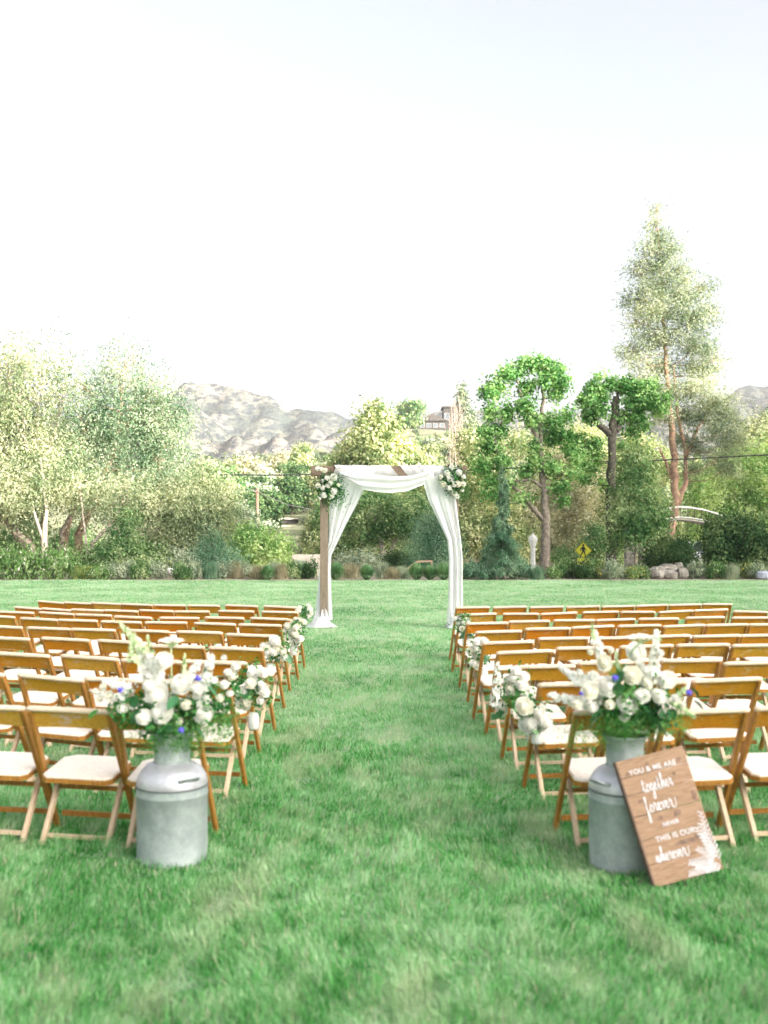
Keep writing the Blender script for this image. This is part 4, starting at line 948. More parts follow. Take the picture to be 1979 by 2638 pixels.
# ================================================================== CHAIRS
amber = wood_mat('chair_wood_amber', (.30, .105, .008), (.58, .225, .014), (.74, .34, .04), .4, (5, 1.2, 14), use_obj=True)
frame_w = wood_mat('chair_wood_frame', (.15, .06, .012), (.38, .17, .032), (.60, .34, .12), .45, (8, 8, 2))
worn = wood_mat('chair_wood_worn', (.58, .42, .29), (.76, .60, .46), (.84, .70, .58), .55, (4, 8, 8))
pale_leg = wood_mat('chair_wood_pale', (.44, .30, .18), (.64, .48, .33), (.74, .60, .46), .5, (8, 8, 2))
padm = plain('seat_pad', (.87, .78, .67), .75, nscale=40, namp=.08)
dkpin = plain('chair_bolt', (.06, .05, .045), .5)
def upright(sx):
    b = MB(); b.bar((sx * .212, -.30, .785), (sx * .236, .195, -.01), .024, .042, up=(0, 1, 1), bev=.004); return b
def chair_proto():
    r = empty('folding_chair')
    for sx in (-1, 1): upright(sx).build('leg', frame_w, r)
    for sx in (-1, 1):
        b = MB(); b.bar((sx * .178, .12, .42), (sx * .178, -.175, -.01), .026, .036, up=(0, 1, 1), bev=.004); b.build('leg', pale_leg, r)
    b = MB(); b.tube([(-.228, -.307, .79), (-.2, -.307, .792), (.2, -.307, .792), (.228, -.307, .79)], [.012, .0165, .0165, .012], 10); b.build('top_rail', worn, r)
    b = MB(); V = []; Q = []
    nn = 8; d = Vector((0, .495, -.795)).normalized(); nrm = Vector((0, -.795, -.495)).normalized()
    for side in (0, 1):
        for i in range(nn + 1):
            x = -.2 + .4 * i / nn; cv = .012 * (1 - (x / .2) ** 2)
            for t_ in (.012, .125):
                p = Vector((x, -.30, .785)) + d * t_ + nrm * ((-cv) + (side - .5) * .012); V.append(p)
    o2 = 2 * (nn + 1)
    for i in range(nn):
        a = 2 * i; Q += [(a, a + 1, a + 3, a + 2), (o2 + a, o2 + a + 2, o2 + a + 3, o2 + a + 1), (a, a + 2, o2 + a + 2, o2 + a), (a + 1, o2 + a + 1, o2 + a + 3, a + 3)]
    Q += [(0, o2, o2 + 1, 1), (2 * nn, 2 * nn + 1, o2 + 2 * nn + 1, o2 + 2 * nn)]
    b.add(V, Q); b.build('back_panel', amber, r)
    def seat_poly(w, y0, y1, c):
        return [(-w, y0 + c), (-w + c, y0), (w - c, y0), (w, y0 + c), (w, y1 - c * 1.6), (w - c * 1.6, y1), (-w + c * 1.6, y1), (-w, y1 - c * 1.6)]
    T = Matrix.Rotation(R(6), 4, 'X'); T = Matrix.Translation((0, 0, .40)) @ T
    b = MB(); b.prism(seat_poly(.197, -.19, .20, .035), -.026, .0, T); b.build('seat_frame', frame_w, r)
    b = MB()
    P0 = seat_poly(.192, -.185, .195, .035); P1 = seat_poly(.184, -.177, .187, .035); n = 8
    V = [T @ Vector((x, y, .001)) for x, y in P0] + [T @ Vector((x, y, .010)) for x, y in P0] + [T @ Vector((x, y, .017)) for x, y in P1] + [T @ Vector((0, 0, .019))]
    Q = [tuple(range(n - 1, -1, -1))]
    for k in range(2): Q += [(k * n + i, k * n + (i + 1) % n, (k + 1) * n + (i + 1) % n, (k + 1) * n + i) for i in range(n)]
    Q += [(2 * n + i, 2 * n + (i + 1) % n, 3 * n) for i in range(n)]
    b.add(V, Q); b.build('seat', padm, r)
    b = MB(); b.bar((-.2, .165, .09), (.2, .165, .09), .014, .03); b.build('stretcher', frame_w, r)
    b = MB(); b.bar((-.2, .03, .285), (.2, .03, .285), .014, .026); b.build('stretcher', frame_w, r)
    b = MB(); b.bar((-.168, -.14, .045), (.168, -.14, .045), .014, .024); b.build('stretcher', pale_leg, r)
    return r
L = {1: [(105, 168, 1547, 1554), (172, 237, 1552, 1555), (242, 310, 1553, 1556), (316, 391, 1556, 1559), (397, 477, 1559, 1560), (484, 566, 1560, 1561), (580, 665, 1559, 1562), (681, 765, 1561, 1565)],
     2: [(48, 113, 1562, 1570), (116, 186, 1567, 1572), (188, 266, 1570, 1573), (270, 354, 1572, 1575), (360, 446, 1572, 1575), (449, 540, 1576, 1576), (561, 657, 1574, 1576), (675, 767, 1576, 1578)],
     3: [(-92, -5, 1572, 1576), (0, 86, 1576, 1579), (101, 191, 1577, 1582), (195, 287, 1583, 1586), (295, 392, 1588, 1592), (412, 513, 1592, 1593), (526, 631, 1591, 1593), (645, 747, 1592, 1596)],
     4: [(-60, 44, 1586, 1590), (54, 150, 1592, 1597), (153, 249, 1597, 1600), (261, 365, 1601, 1604), (373, 483, 1604, 1605), (499, 610, 1605, 1609), (614, 727, 1609, 1612)],
     5: [(-52, 62, 1612, 1617), (71, 182, 1617, 1621), (185, 296, 1621, 1624), (312, 446, 1623, 1628), (452, 577, 1627, 1631), (582, 708, 1634, 1639)],
     6: [(-50, 81, 1642, 1647), (102, 237, 1643, 1650), (248, 385, 1649, 1657), (393, 524, 1664, 1668), (537, 681, 1668, 1674)],
     7: [(-15, 131, 1682, 1690), (155, 307, 1688, 1698), (314, 468, 1700, 1706), (478, 636, 1704, 1709)],
     8: [(-155, 15, 1728, 1738), (47, 218, 1737, 1752), (222, 396, 1748, 1756), (412, 592, 1755, 1762)],
     9: [(-155, 68, 1817, 1825), (72, 286, 1824, 1834), (296, 508, 1833, 1838)]}
Rr = {1: [(1173, 1262, 1566, 1564), (1270, 1358, 1565, 1563), (1365, 1451, 1565, 1563), (1460, 1545, 1564, 1562), (1550, 1635, 1563, 1561), (1640, 1719, 1561, 1558), (1725, 1806, 1559, 1557), (1810, 1886, 1557, 1557)],
      2: [(1183, 1279, 1584, 1581), (1296, 1389, 1582, 1582), (1391, 1489, 1582, 1578), (1501, 1594, 1578, 1576), (1598, 1688, 1577, 1577), (1696, 1786, 1577, 1573), (1788, 1875, 1573, 1570), (1893, 1974, 1575, 1577)],
      3: [(1202, 1307, 1607, 1605), (1311, 1415, 1602, 1600), (1427, 1532, 1599, 1598), (1536, 1635, 1598, 1595), (1646, 1748, 1595, 1594), (1769, 1865, 1592, 1590), (1886, 1982, 1592, 1592)],
      4: [(1227, 1343, 1629, 1626), (1353, 1469, 1621, 1619), (1472, 1582, 1617, 1612), (1592, 1703, 1613, 1611), (1708, 1816, 1614, 1610), (1822, 1925, 1611, 1609), (1930, 2036, 1610, 1609)],
      5: [(1244, 1374, 1657, 1653), (1386, 1517, 1646, 1644), (1526, 1649, 1645, 1642), (1655, 1777, 1641, 1637), (1787, 1906, 1640, 1637), (1908, 2028, 1638, 1636)],
      6: [(1279, 1424, 1682, 1676), (1434, 1575, 1671, 1669), (1597, 1734, 1667, 1663), (1745, 1878, 1663, 1661), (1888, 2020, 1664, 1662)],
      7: [(1322, 1480, 1719, 1716), (1490, 1640, 1709, 1706), (1700, 1861, 1703, 1701), (1863, 2025, 1710, 1706)],
      8: [(1389, 1567, 1765, 1760), (1582, 1770, 1761, 1757), (1781, 1964, 1755, 1748)],
      9: [(1480, 1694, 1836, 1831), (1712, 1926, 1836, 1828), (1948, 2160, 1826, 1820)]}
proto_c = chair_proto(); first = True
tones = [((1, 1, 1), 'amber', 11), ((1.12, .98, .8), 'bright orange-amber', 5), ((.82, .85, .75), 'brown', 5), ((1.0, 1.25, 1.7), 'weathered tan', 4), ((.92, 1.05, 1.1), 'honey brown', 4), ((1.15, 1.55, 3.4), 'faded pinkish grey', 2)]
bag = [t_ for t_ in tones for _ in range(t_[2])]; cg = random.Random(21)
ordn = ['at the aisle', 'second from aisle', 'third from aisle', 'fourth from aisle', 'fifth from aisle', 'sixth from aisle', 'seventh from aisle', 'eighth from aisle']
rown = {1: 'front row nearest the arch', 2: 'second row from arch', 3: 'third row from arch', 4: 'fourth row from arch', 5: 'fifth row from arch', 6: 'sixth row from arch', 7: 'seventh row from arch', 8: 'second nearest row', 9: 'the nearest row'}
CH = {}
fixed = {('R', 3, 1): 5, ('R', 3, 2): 3, ('R', 4, 4): 5, ('R', 4, 0): 3, ('R', 5, 1): 3, ('R', 7, 0): 3, ('L', 1, 5): 5, ('R', 4, 2): 1, ('R', 5, 0): 4, ('R', 8, 2): 4, ('L', 4, 1): 4}
for sd, tab in (('L', L), ('R', Rr)):
    for row, lst in tab.items():
        lst2 = sorted(lst, key=lambda c: -c[0]) if sd == 'L' else sorted(lst, key=lambda c: c[0])
        for i, (x1, x2, y1, y2) in enumerate(lst2):
            D1 = F * (HC - .79) / (y1 - PYH); D2 = F * (HC - .79) / (y2 - PYH)
            A = Vector((WX(x1, D1), D1, 0)); B = Vector((WX(x2, D2), D2, 0)); c = (A + B) / 2
            an = max(-.16, min(.16, .35 * math.atan2(B.y - A.y, B.x - A.x))); fw = Vector((-math.sin(an), math.cos(an), 0))
            roll = (y2 - y1) / (x2 - x1) + (HC - .79) / c.y * math.tan(an); roll = max(-.07, min(.07, roll))   # the turf is uneven: chairs stand slightly askew
            o = proto_c if first else copy_tree(proto_c); first = False
            p = c + fw * .307 - Vector((math.cos(an), math.sin(an), 0)) * .79 * math.sin(roll); o.location = (p.x, p.y, -.1 * abs(roll)); o.rotation_euler = (0, roll, an)
            w_ = (B - A).length
            sc = max(.95, min(1.06, w_ / .456)); o.scale = (sc, 1, 1)
            tn = tones[fixed[(sd, row, i)]] if (sd, row, i) in fixed else cg.choice(bag)
            for ch in o.children:
                if ch.name.startswith('back_panel'): ch.color = (*tn[0], 1)
            tag(o, '%s folding chair %s, %s block, %s' % (tn[1], ordn[i], 'left' if sd == 'L' else 'right', rown[row]), 'chair', group='wooden folding chairs set out in rows for the ceremony')
            CH[(sd, row, i)] = (p, an)

# ================================================================== FLOWERS
def petal_mat(name, col, tr_=.22):
    m, t, p = newmat(name); t.nodes.remove(p); out = [n for n in t.nodes if n.type == 'OUTPUT_MATERIAL'][0]
    d = N(t, 'ShaderNodeBsdfDiffuse'); tr = N(t, 'ShaderNodeBsdfTranslucent'); ms = N(t, 'ShaderNodeMixShader'); ms.inputs[0].default_value = tr_
    d.inputs[0].default_value = (*col, 1); tr.inputs[0].default_value = (*col, 1)
    t.links.new(d.outputs[0], ms.inputs[1]); t.links.new(tr.outputs[0], ms.inputs[2]); t.links.new(ms.outputs[0], out.inputs[0]); return m
petal = petal_mat('petal_white', (.93, .92, .87)); petal2 = petal_mat('petal_cream', (.92, .90, .80))
petg = petal_mat('petal_greenish', (.70, .82, .52)); petb = plain('petal_blue', (.12, .11, .60), .6, spec=.2); stemm = plain('stem_green', (.16, .32, .09), .6)
lfm = leaf_mat('bouquet_leaf', (.03, .12, .04), (.06, .23, .06), (.16, .36, .12), 8, .25)
fernm = leaf_mat('bouquet_fern', (.07, .24, .05), (.14, .38, .09), (.28, .5, .18), 8, .35)
darkl = leaf_mat('bouquet_leaf_dark', (.015, .06, .03), (.03, .11, .045), (.07, .2, .08), 8, .15)
def rose_mesh(seed, hard=1.0):
    g = random.Random(seed); V = []; Q = []
    rings = [(3, .30, .25, .98), (4, .50, .45, .90), (5, .70, .75, .74), (6, .88, 1.05, .50), (6, 1.0, 1.35, .25)]
    for k, (n, r, th, top) in enumerate(rings):
        for j in range(n):
            a0 = 2 * math.pi * (j + .5 * k + g.uniform(-.1, .1)) / n; half = math.pi / n * 1.35; b = len(V)
            for v in range(4):
                t = v / 3
                for u in range(4):
                    a = a0 + half * (u / 3 * 2 - 1) * (1 - .25 * (t > .9))
                    rad = r * (.18 + .82 * math.sin(min(1, t * 1.05) * math.pi / 2) ** .7) * (1 + .10 * (t > .9) * (1 if u in (1, 2) else .2)) + .05 * (u % 2)
                    z = -.55 + (top + .55) * t - (.12 * k / 4 if t > .9 else 0)
                    V.append((rad * math.cos(a) * (1 - .1 * g.random() * (t > .5)), rad * math.sin(a), z * .85 + .03 * g.uniform(-1, 1)))
            for v in range(3):
                for u in range(3): q = b + v * 4 + u; Q.append((q, q + 1, q + 5, q + 4))
    b = len(V); nu, nw = 12, 6
    for v in range(nw):
        f = v / (nw - 1); rad = .80 * math.cos(f * math.pi / 2 * .98); zz = -.35 + 1.05 * math.sin(f * math.pi / 2)
        for u in range(nu): V.append((rad * math.cos(6.2832 * u / nu), rad * math.sin(6.2832 * u / nu), zz))
    for v in range(nw - 1):
        for u in range(nu): q = b + v * nu; u2 = (u + 1) % nu; Q.append((q + u, q + u2, q + nu + u2, q + nu + u))
    me = bpy.data.meshes.new('rose'); me.from_pydata(V, [], Q); me.polygons.foreach_set('use_smooth', [True] * len(Q)); me.update(); return me
ROSES = []
for s_, mt in ((1, petal), (2, petal2), (3, petal)):
    m_ = rose_mesh(s_); m_.materials.append(mt); ROSES.append(m_)
def floret(mb, c, r, g, nrm=None):
    n_ = nrm or Vector((g.gauss(0, 1), g.gauss(0, 1), g.gauss(.2, .7))).normalized(); a = n_.orthogonal().normalized(); b = n_.cross(a)
    c = Vector(c); V = [c]; 
    for k in range(10):
        an = k * math.pi / 5; rr = r * (1.0 if k % 2 == 0 else .55); V.append(c + (a * math.cos(an) + b * math.sin(an)) * rr + n_ * (r * .35 if k % 2 == 0 else r * .1))
    mb.add(V, [(0, 1 + k, 1 + (k + 1) % 10) for k in range(10)])
def spike(name, a, b, r, n, parent, mat, seed, tipmat=None, fr=.018):
    fr = fr * 1.3; r = r * 1.1; n = int(n * 1.15)
    g = random.Random(seed); a = Vector(a); b = Vector(b); mb = MB()
    for k in range(n):
        t = (k + .5) / n; p = a.lerp(b, t); w = r * (1.05 - .75 * t); u = Vector((g.gauss(0, 1), g.gauss(0, 1), g.gauss(0, .6))).normalized()
        floret(mb, p + u * w * g.uniform(.5, 1), fr * (1.1 - .45 * t), g, (u + Vector((0, -.3, .2))).normalized())
    o = mb.build(name, mat, parent); st = MB(); st.tube([a, a.lerp(b, .5), b], [.004, .003, .002], 5); st.build('stem', stemm, o); return o
def thistle(c, r, parent, seed):
    g = random.Random(seed); mb = MB(); c = Vector(c)
    for k in range(60):
        u = Vector((g.gauss(0, 1), g.gauss(0, 1), g.gauss(.3, 1))).normalized(); q = u.orthogonal().normalized() * r * .16
        mb.add([c + q, c - q, c + u * r * g.uniform(.75, 1.1)], [(0, 1, 2)])
    mb.lathe([(0, -r * .6), (r * .5, -r * .3), (r * .62, r * .1), (r * .3, r * .5), (0, r * .6)], c, 8); mb.build('blue_thistle', petb, parent)
def leafspray(center, rad, n, size, mat, parent, seed, name='greenery', aspect=.5, droop=0., per=10, clump=.03):
    g = np.random.default_rng(seed); c = np.array(center); 
    me = foliage_mesh(name, [(c[0], c[1], c[2], rad[0], rad[1], rad[2])], n, size, g, clump_r=clump, per=per, shell=.25, aspect=aspect, droop=droop)
    return link(name, me, parent, mat, kind='stuff')
def big_leaf_mesh(seed):
    g = random.Random(seed); V = []; Q = []; n = 7
    for i in range(n):
        t = i / (n - 1); w = math.sin(math.pi * min(1, t * .93 + .05)) ** .8 * .3; z = -.25 * t * t
        V += [(-w, t, z + .06 * w), (0, t, z - .05), (w, t, z + .06 * w)]
    for i in range(n - 1): a = 3 * i; Q += [(a, a + 1, a + 4, a + 3), (a + 1, a + 2, a + 5, a + 4)]
    me = bpy.data.meshes.new('leaf'); me.from_pydata(V, [], Q); me.polygons.foreach_set('use_smooth', [True] * len(Q)); me.update(); return me
BL = big_leaf_mesh(1); BL.materials.append(plain('big_leaf_green', (.05, .19, .07), .45, spec=.5, nscale=3, namp=.3))
BLB = big_leaf_mesh(1); BLB.materials.append(plain('big_leaf_bright', (.10, .34, .07), .45, spec=.5, nscale=3, namp=.3))
def put_leaf(c, L_, rot, parent, bright=False):
    o = link('leaf', BLB if bright else BL, parent, None, c); o.scale = (L_, L_, L_); o.rotation_euler = rot; return o
def put_rose(c, r, parent, g, face=Vector((0, -1, .45))):
    o = link('rose', g.choice(ROSES), parent, None, c); d = (face + Vector((g.uniform(-.35, .35), g.uniform(-.2, .2), g.uniform(-.3, .35)))).normalized()
    o.rotation_euler = (d.to_track_quat('Z', 'Y') @ Matrix.Rotation(g.uniform(0, 6), 3, 'Z').to_quaternion()).to_euler(); o.scale = (r, r, r * g.uniform(.85, 1.05)); return o

# ---- milk cans
zinc, t_, b_ = newmat('galvanised_can')
n1 = noise_tex(t_, 9, 8, .8, coords(t_)); n2 = noise_tex(t_, 60, 3, .6, coords(t_))
r_ = ramp(t_, [(.3, (.22, .26, .255)), (.55, (.34, .39, .38)), (.75, (.46, .50, .49))]); t_.links.new(n1.outputs[0], r_.inputs[0]); t_.links.new(r_.outputs[0], b_.inputs['Base Color'])
b_.inputs['Metallic'].default_value = .25; rr_ = ramp(t_, [(.3, (.55,) * 3), (.7, (.75,) * 3)]); t_.links.new(n1.outputs[0], rr_.inputs[0]); t_.links.new(rr_.outputs[0], b_.inputs['Roughness'])
n3 = noise_tex(t_, 4.5, 3, .5, coords(t_)); sm = N(t_, 'ShaderNodeMath', operation='MULTIPLY_ADD'); sm.inputs[1].default_value = .06; t_.links.new(n2.outputs[0], sm.inputs[0]); t_.links.new(n3.outputs[0], sm.inputs[2]); bump(t_, b_, sm.outputs[0], .6, .03)
shoul, t_, b_ = newmat('galvanised_shoulder'); n1 = noise_tex(t_, 7, 6, .7, coords(t_)); r_ = ramp(t_, [(.3, (.40, .40, .43)), (.7, (.62, .62, .66))]); t_.links.new(n1.outputs[0], r_.inputs[0]); t_.links.new(r_.outputs[0], b_.inputs['Base Color'])
b_.inputs['Metallic'].default_value = .55; b_.inputs['Roughness'].default_value = .45; n3 = noise_tex(t_, 7, 4, .6, coords(t_)); bump(t_, b_, n3.outputs[0], .5, .02)
dseam = plain('can_seam', (.13, .14, .15), .7)
def milk_can(x, y, rz, label):
    r = empty('milk_can', (x, y, 0), rz, label=label, cat='milk can', group='galvanised milk cans at the aisle entrance')
    b = MB(); b.lathe([(0, 0), (.186, 0), (.190, .006), (.190, .02), (.187, .028), (.1885, .2), (.190, .352), (.1935, .358), (.1935, .366), (.190, .372), (.191, .400)], n=56); b.build('body', zinc, r)
    b = MB(); b.lathe([(.1885, .399), (.1925, .403), (.1925, .409), (.189, .412)], n=56); b.build('seam_ring', dseam, r)
    b = MB(); b.lathe([(.190, .411), (.189, .430), (.182, .455), (.166, .483), (.143, .507), (.118, .522), (.103, .530)], n=56); b.build('shoulder', shoul, r)
    b = MB(); b.lathe([(.101, .524), (.0985, .535), (.097, .60), (.098, .64), (.112, .672), (.120, .685), (.121, .692), (.115, .693), (.108, .68), (.092, .64), (.090, .56), (.0, .56)], n=48); b.build('neck', zinc, r)
    for sx in (-1, 1):
        pts = [(sx * .178, -.045, .452), (sx * .215, -.045, .470), (sx * .232, -.03, .480), (sx * .236, 0, .483), (sx * .232, .03, .480), (sx * .215, .045, .470), (sx * .178, .045, .452)]
        b = MB(); b.tube(pts, .0055, 8); h = b.build('handle', shoul, r)
        b = MB(); b.box((sx * .180, 0, .458), (.02, .12, .02), bev=.004); b.build('handle_bracket', zinc, h)
    return r
LCX, LCD = WX(444, 5.46), 5.46; RCX, RCD = WX(1610, 5.37), 5.37
milk_can(LCX, LCD, R(-50), 'galvanised milk can full of flowers at the left of the aisle'); milk_can(RCX, RCD, R(35), 'galvanised milk can at the right with the wooden sign against it')

def arrangement(name, label, cx, D, roses, spikes, blues, lace, conv, seed, leaf_c, leaves):
    g = random.Random(seed); root = empty(name, (cx, D, .68), label=label, cat='flower arrangement', group='milk can flower arrangements'); O = np.array([cx, D, .68])
    def L3(zx, zy, dy=0.0):
        px, py = conv(zx, zy); return Vector(WP(px, py, D + dy) - O)
    k_ = conv(1, 0)[0] - conv(0, 0)[0]
    for zx, zy, zr in roses: put_rose(L3(zx, zy, g.uniform(-.17, -.09)), zr * k_ * D / F * 1.05, root, g)
    for i, (a, b, r, n, mt, fr) in enumerate(spikes):
        spike('flower_spike', L3(*a, g.uniform(-.10, .02)), L3(*b, g.uniform(-.12, .05)), r, n, root, mt, seed * 10 + i, fr=fr)
    for i, (zx, zy, zr) in enumerate(blues): thistle(L3(zx, zy, -.2), zr * k_ * D / F, root, seed + i)
    # Queen Anne's lace
    zx, zy, zr = lace; c = L3(zx, zy, -.05); rr = zr * k_ * D / F; mb = MB(); um = MB()
    for k in range(150):
        q = math.sqrt(g.random()) * rr; a = g.uniform(0, 6.3); p = c + Vector((math.cos(a) * q, math.sin(a) * q, .25 * rr * (1 - (q / rr) ** 2) + g.uniform(-.004, .004))); floret(mb, p, .009, g, Vector((0, -.3, 1)).normalized())
        if k % 4 == 0: um.tube([c + Vector((0, 0, -rr * .55)), p], [.0014, .001], 4, cap=False)
    o = mb.build('lace_flower', petal, root); um.tube([c + Vector((0, 0, -rr * .55)), Vector((0, 0, .05))], [.004, .004], 6); um.build('stem', petg, o)
    for (zx, zy, w, h, n, sz, mt, asp, dr) in leaf_c: leafspray(L3(zx, zy, -.02), (w, .14, h), n, sz, mt, root, seed * 7 + zx, aspect=asp, droop=dr)
    for (zx, zy, L_, an, br) in leaves: put_leaf(L3(zx, zy, -.18), L_, (R(-35), R(g.uniform(-30, 30)), R(an)), root, br)
    st = MB()
    for k in range(14):
        a = g.uniform(0, 6.3); st.tube([(math.cos(a) * .05, math.sin(a) * .05, -.12), (math.cos(a) * .07, math.sin(a) * .07, .02), (math.cos(a) * .16, math.sin(a) * .12, .18)], [.004, .0035, .002], 5)
    st.build('stems', stemm, root); return root
c1 = lambda x, y: (220 + x * .2893, 1590 + y * .2893)
arrangement('flower_arrangement', 'white rose and delphinium arrangement with blue thistles in the left milk can', LCX, LCD,
    [(700, 390, 80), (640, 685, 95), (860, 600, 88), (690, 840, 98), (525, 890, 66), (1060, 870, 82), (900, 780, 44), (330, 810, 42), (215, 700, 36), (160, 620, 34), (1000, 640, 46), (570, 610, 50), (840, 930, 34), (780, 690, 30), (420, 790, 36), (1110, 430, 34), (1235, 365, 28), (250, 590, 38), (1240, 600, 36), (1200, 720, 34), (1290, 680, 32), (1150, 560, 30), (130, 730, 30), (90, 660, 28)],
    [((590, 650), (460, 190), .042, 150, petal, .016), ((520, 300), (300, 40), .026, 70, petg, .012), ((420, 400), (430, 150), .03, 50, petg, .012), ((1010, 760), (1130, 340), .045, 150, petal, .016), ((880, 640), (1010, 400), .04, 90, petal, .016), ((680, 560), (560, 330), .04, 90, petal, .016),
     ((420, 740), (60, 660), .034, 80, petal, .015), ((400, 640), (140, 560), .03, 60, petal, .015), ((600, 330), (550, 160), .014, 30, petg, .009), ((880, 520), (885, 330), .014, 36, petg, .009), ((640, 980), (640, 900), .05, 40, petg, .015)],
    [(1000, 550, 40), (310, 650, 36), (855, 1010, 36)], (765, 215, 110), c1, 5,
    [(760, 830, .24, .12, 1100, .035, lfm, .5, 0), (420, 800, .12, .09, 350, .035, lfm, .5, 0), (760, 1010, .19, .07, 2600, .022, fernm, .16, .3), (900, 1120, .10, .05, 700, .022, fernm, .16, .8), (1130, 960, .12, .08, 900, .02, fernm, .16, .4), (1080, 700, .10, .10, 400, .03, lfm, .5, 0), (450, 980, .09, .07, 500, .02, fernm, .16, .3), (780, 1080, .15, .05, 1500, .022, fernm, .16, .7), (700, 960, .17, .06, 500, .032, lfm, .5, 0), (1180, 800, .12, .11, 420, .03, lfm, .5, 0), (1250, 1000, .07, .12, 500, .022, fernm, .3, .8)],
    [(110, 820, .07, 60, True), (430, 700, .10, 20, False), (560, 760, .08, -30, False), (820, 700, .09, 160, False), (1090, 620, .08, -80, False), (980, 980, .08, -100, False), (480, 830, .1, 40, False), (760, 960, .08, 10, False)])
c2 = lambda x, y: (1500 + x * .217, 1620 + y * .217)
arrangement('flower_arrangement', 'white rose and snapdragon arrangement with blue thistles in the right milk can', RCX, RCD,
    [(640, 280, 110), (590, 550, 108), (310, 690, 120), (1010, 610, 108), (710, 800, 86), (910, 800, 92), (530, 900, 115), (90, 740, 95), (260, 400, 88), (500, 1040, 60), (960, 1010, 52), (1110, 830, 52), (120, 930, 62), (330, 900, 55), (130, 560, 60), (780, 650, 60), (1190, 900, 42), (-60, 900, 60), (340, 250, 36), (130, 160, 34), (100, 270, 40), (930, 290, 40), (210, 190, 36)],
    [((260, 480), (150, 20), .030, 90, petal, .014), ((840, 640), (880, 30), .034, 110, petal, .015), ((740, 700), (700, 380), .035, 80, petal, .015), ((250, 850), (-40, 500), .035, 90, petal, .015), ((1060, 850), (1340, 1050), .022, 50, petg, .013), ((1150, 800), (1230, 690), .018, 24, petg, .012), ((130, 120), (120, -60), .014, 26, petg, .01), ((900, 150), (890, 10), .018, 30, petg, .01),
     ((0, 640), (-260, 450), .03, 80, petal, .014), ((450, 560), (400, 260), .016, 40, petg, .01), ((60, 900), (-380, 780), .04, 120, petal, .016)],
    [(390, 585, 54), (1270, 760, 50), (-10, 770, 34)], (690, 110, 150), c2, 6,
    [(600, 860, .19, .11, 1100, .033, lfm, .5, 0), (460, 620, .06, .12, 350, .035, fernm, .3, 0), (500, 1120, .19, .065, 2800, .022, fernm, .16, .3), (950, 1060, .13, .06, 1500, .022, fernm, .16, .3), (850, 980, .10, .06, 400, .035, darkl, .5, 0), (0, 1250, .12, .08, 1100, .02, fernm, .16, .7), (1080, 1130, .1, .04, 500, .02, fernm, .16, .3), (450, 1250, .13, .05, 1300, .022, fernm, .16, .7), (620, 1080, .17, .06, 500, .032, lfm, .5, 0)],
    [(460, 500, .12, 15, False), (430, 650, .1, -10, False), (760, 980, .1, -60, False), (860, 1100, .1, -110, False), (1290, 690, .07, -70, False), (1330, 850, .06, -90, False), (690, 160, .09, 90, True), (250, 950, .09, 60, False), (240, 1010, .09, 80, False)])

# ---- bouquets in jars hung along the aisle
jarm, t_, b_ = newmat('jar_glass'); b_.inputs['Base Color'].default_value = (.86, .88, .87, 1); b_.inputs['Roughness'].default_value = .12; b_.inputs['Alpha'].default_value = .55
gunm = plain('metal_pail', (.38, .38, .38), .5, .7)
def aisle_bouquet(px, py, D, rx, rz, nr, seed, label, jar=(0, -.2), rr=.042, pail=False, sp=()):
    g = random.Random(seed); O = WP(px, py, D); root = empty('aisle_bouquet', O, label=label, cat='bouquet', group='bouquets hung along the aisle')
    for k in range(nr):
        for _ in range(8):
            u = Vector((g.uniform(-1, 1), g.uniform(-1, -.1), g.uniform(-1, 1)))
            if u.x ** 2 + u.z ** 2 < 1: break
        put_rose((u.x * rx, u.y * rx * .8, u.z * rz), rr * g.uniform(.6, 1.15), root, g, Vector((u.x * .6, -1, .4 + u.z * .4)))
    leafspray((0, 0, 0), (rx * 1.05, rx * .8, rz * 1.05), int(420 * rx / .1), .032 if rx < .15 else .034, lfm, root, seed)
    leafspray((0, .02, -rz * .5), (rx * 1.0, rx * .7, rz * .5), int(500 * rx / .1), .02, fernm, root, seed + 1, aspect=.16, droop=.5)
    for k in range(5):
        a = g.uniform(0, 360); put_leaf((g.uniform(-1, 1) * rx * .8, -rx * .5, g.uniform(-.9, .5) * rz), g.uniform(.06, .11), (R(-50), R(g.uniform(-60, 60)), R(a)), root, g.random() < .3)
    for i, (a, b, r, n) in enumerate(sp): spike('flower_spike', a, b, r, n, root, petal, seed * 3 + i, fr=.016)
    jx, jz = jar; b = MB()
    b.lathe([(0, 0), (.036, 0), (.040, .01), (.040, .085), (.032, .1), (.032, .118), (.030, .118), (.030, .1), (.037, .083), (.037, .012), (0, .01)], (jx, 0, jz), 20); j = b.build('pail' if pail else 'jar', gunm if pail else jarm, root)
    w = MB(); w.tube([(jx - .036, 0, jz + .11), (jx - .02, 0, jz + .19), (jx + .02, 0, jz + .19), (jx + .036, 0, jz + .11)], .0016, 5); w.build('wire_hanger', gunm, j)
    return root
aisle_bouquet(786, 1574, 13.6, .09, .10, 9, 1, 'small white bouquet on the front left aisle chair nearest the arch', (-.02, -.22))
aisle_bouquet(768, 1612, 12.3, .10, .09, 8, 2, 'white bouquet on the left aisle between the second and third rows', (0, -.2))
aisle_bouquet(752, 1632, 11.3, .13, .11, 14, 3, 'full white rose bouquet left of the aisle below the arch drape', (.02, -.24))
aisle_bouquet(712, 1672, 9.4, .13, .11, 13, 4, 'white rose bouquet with broad leaves left of the aisle, middle rows', (-.06, -.25), .045)
aisle_bouquet(636, 1770, 7.2, .20, .17, 28, 5, 'largest left aisle bouquet of white roses beside the milk can flowers', (.05, -.30), .036)
aisle_bouquet(1190, 1598, 12.4, .09, .12, 8, 6, 'small white bouquet in a grey pail at the right aisle near the arch', (-.03, -.08), .042, True)
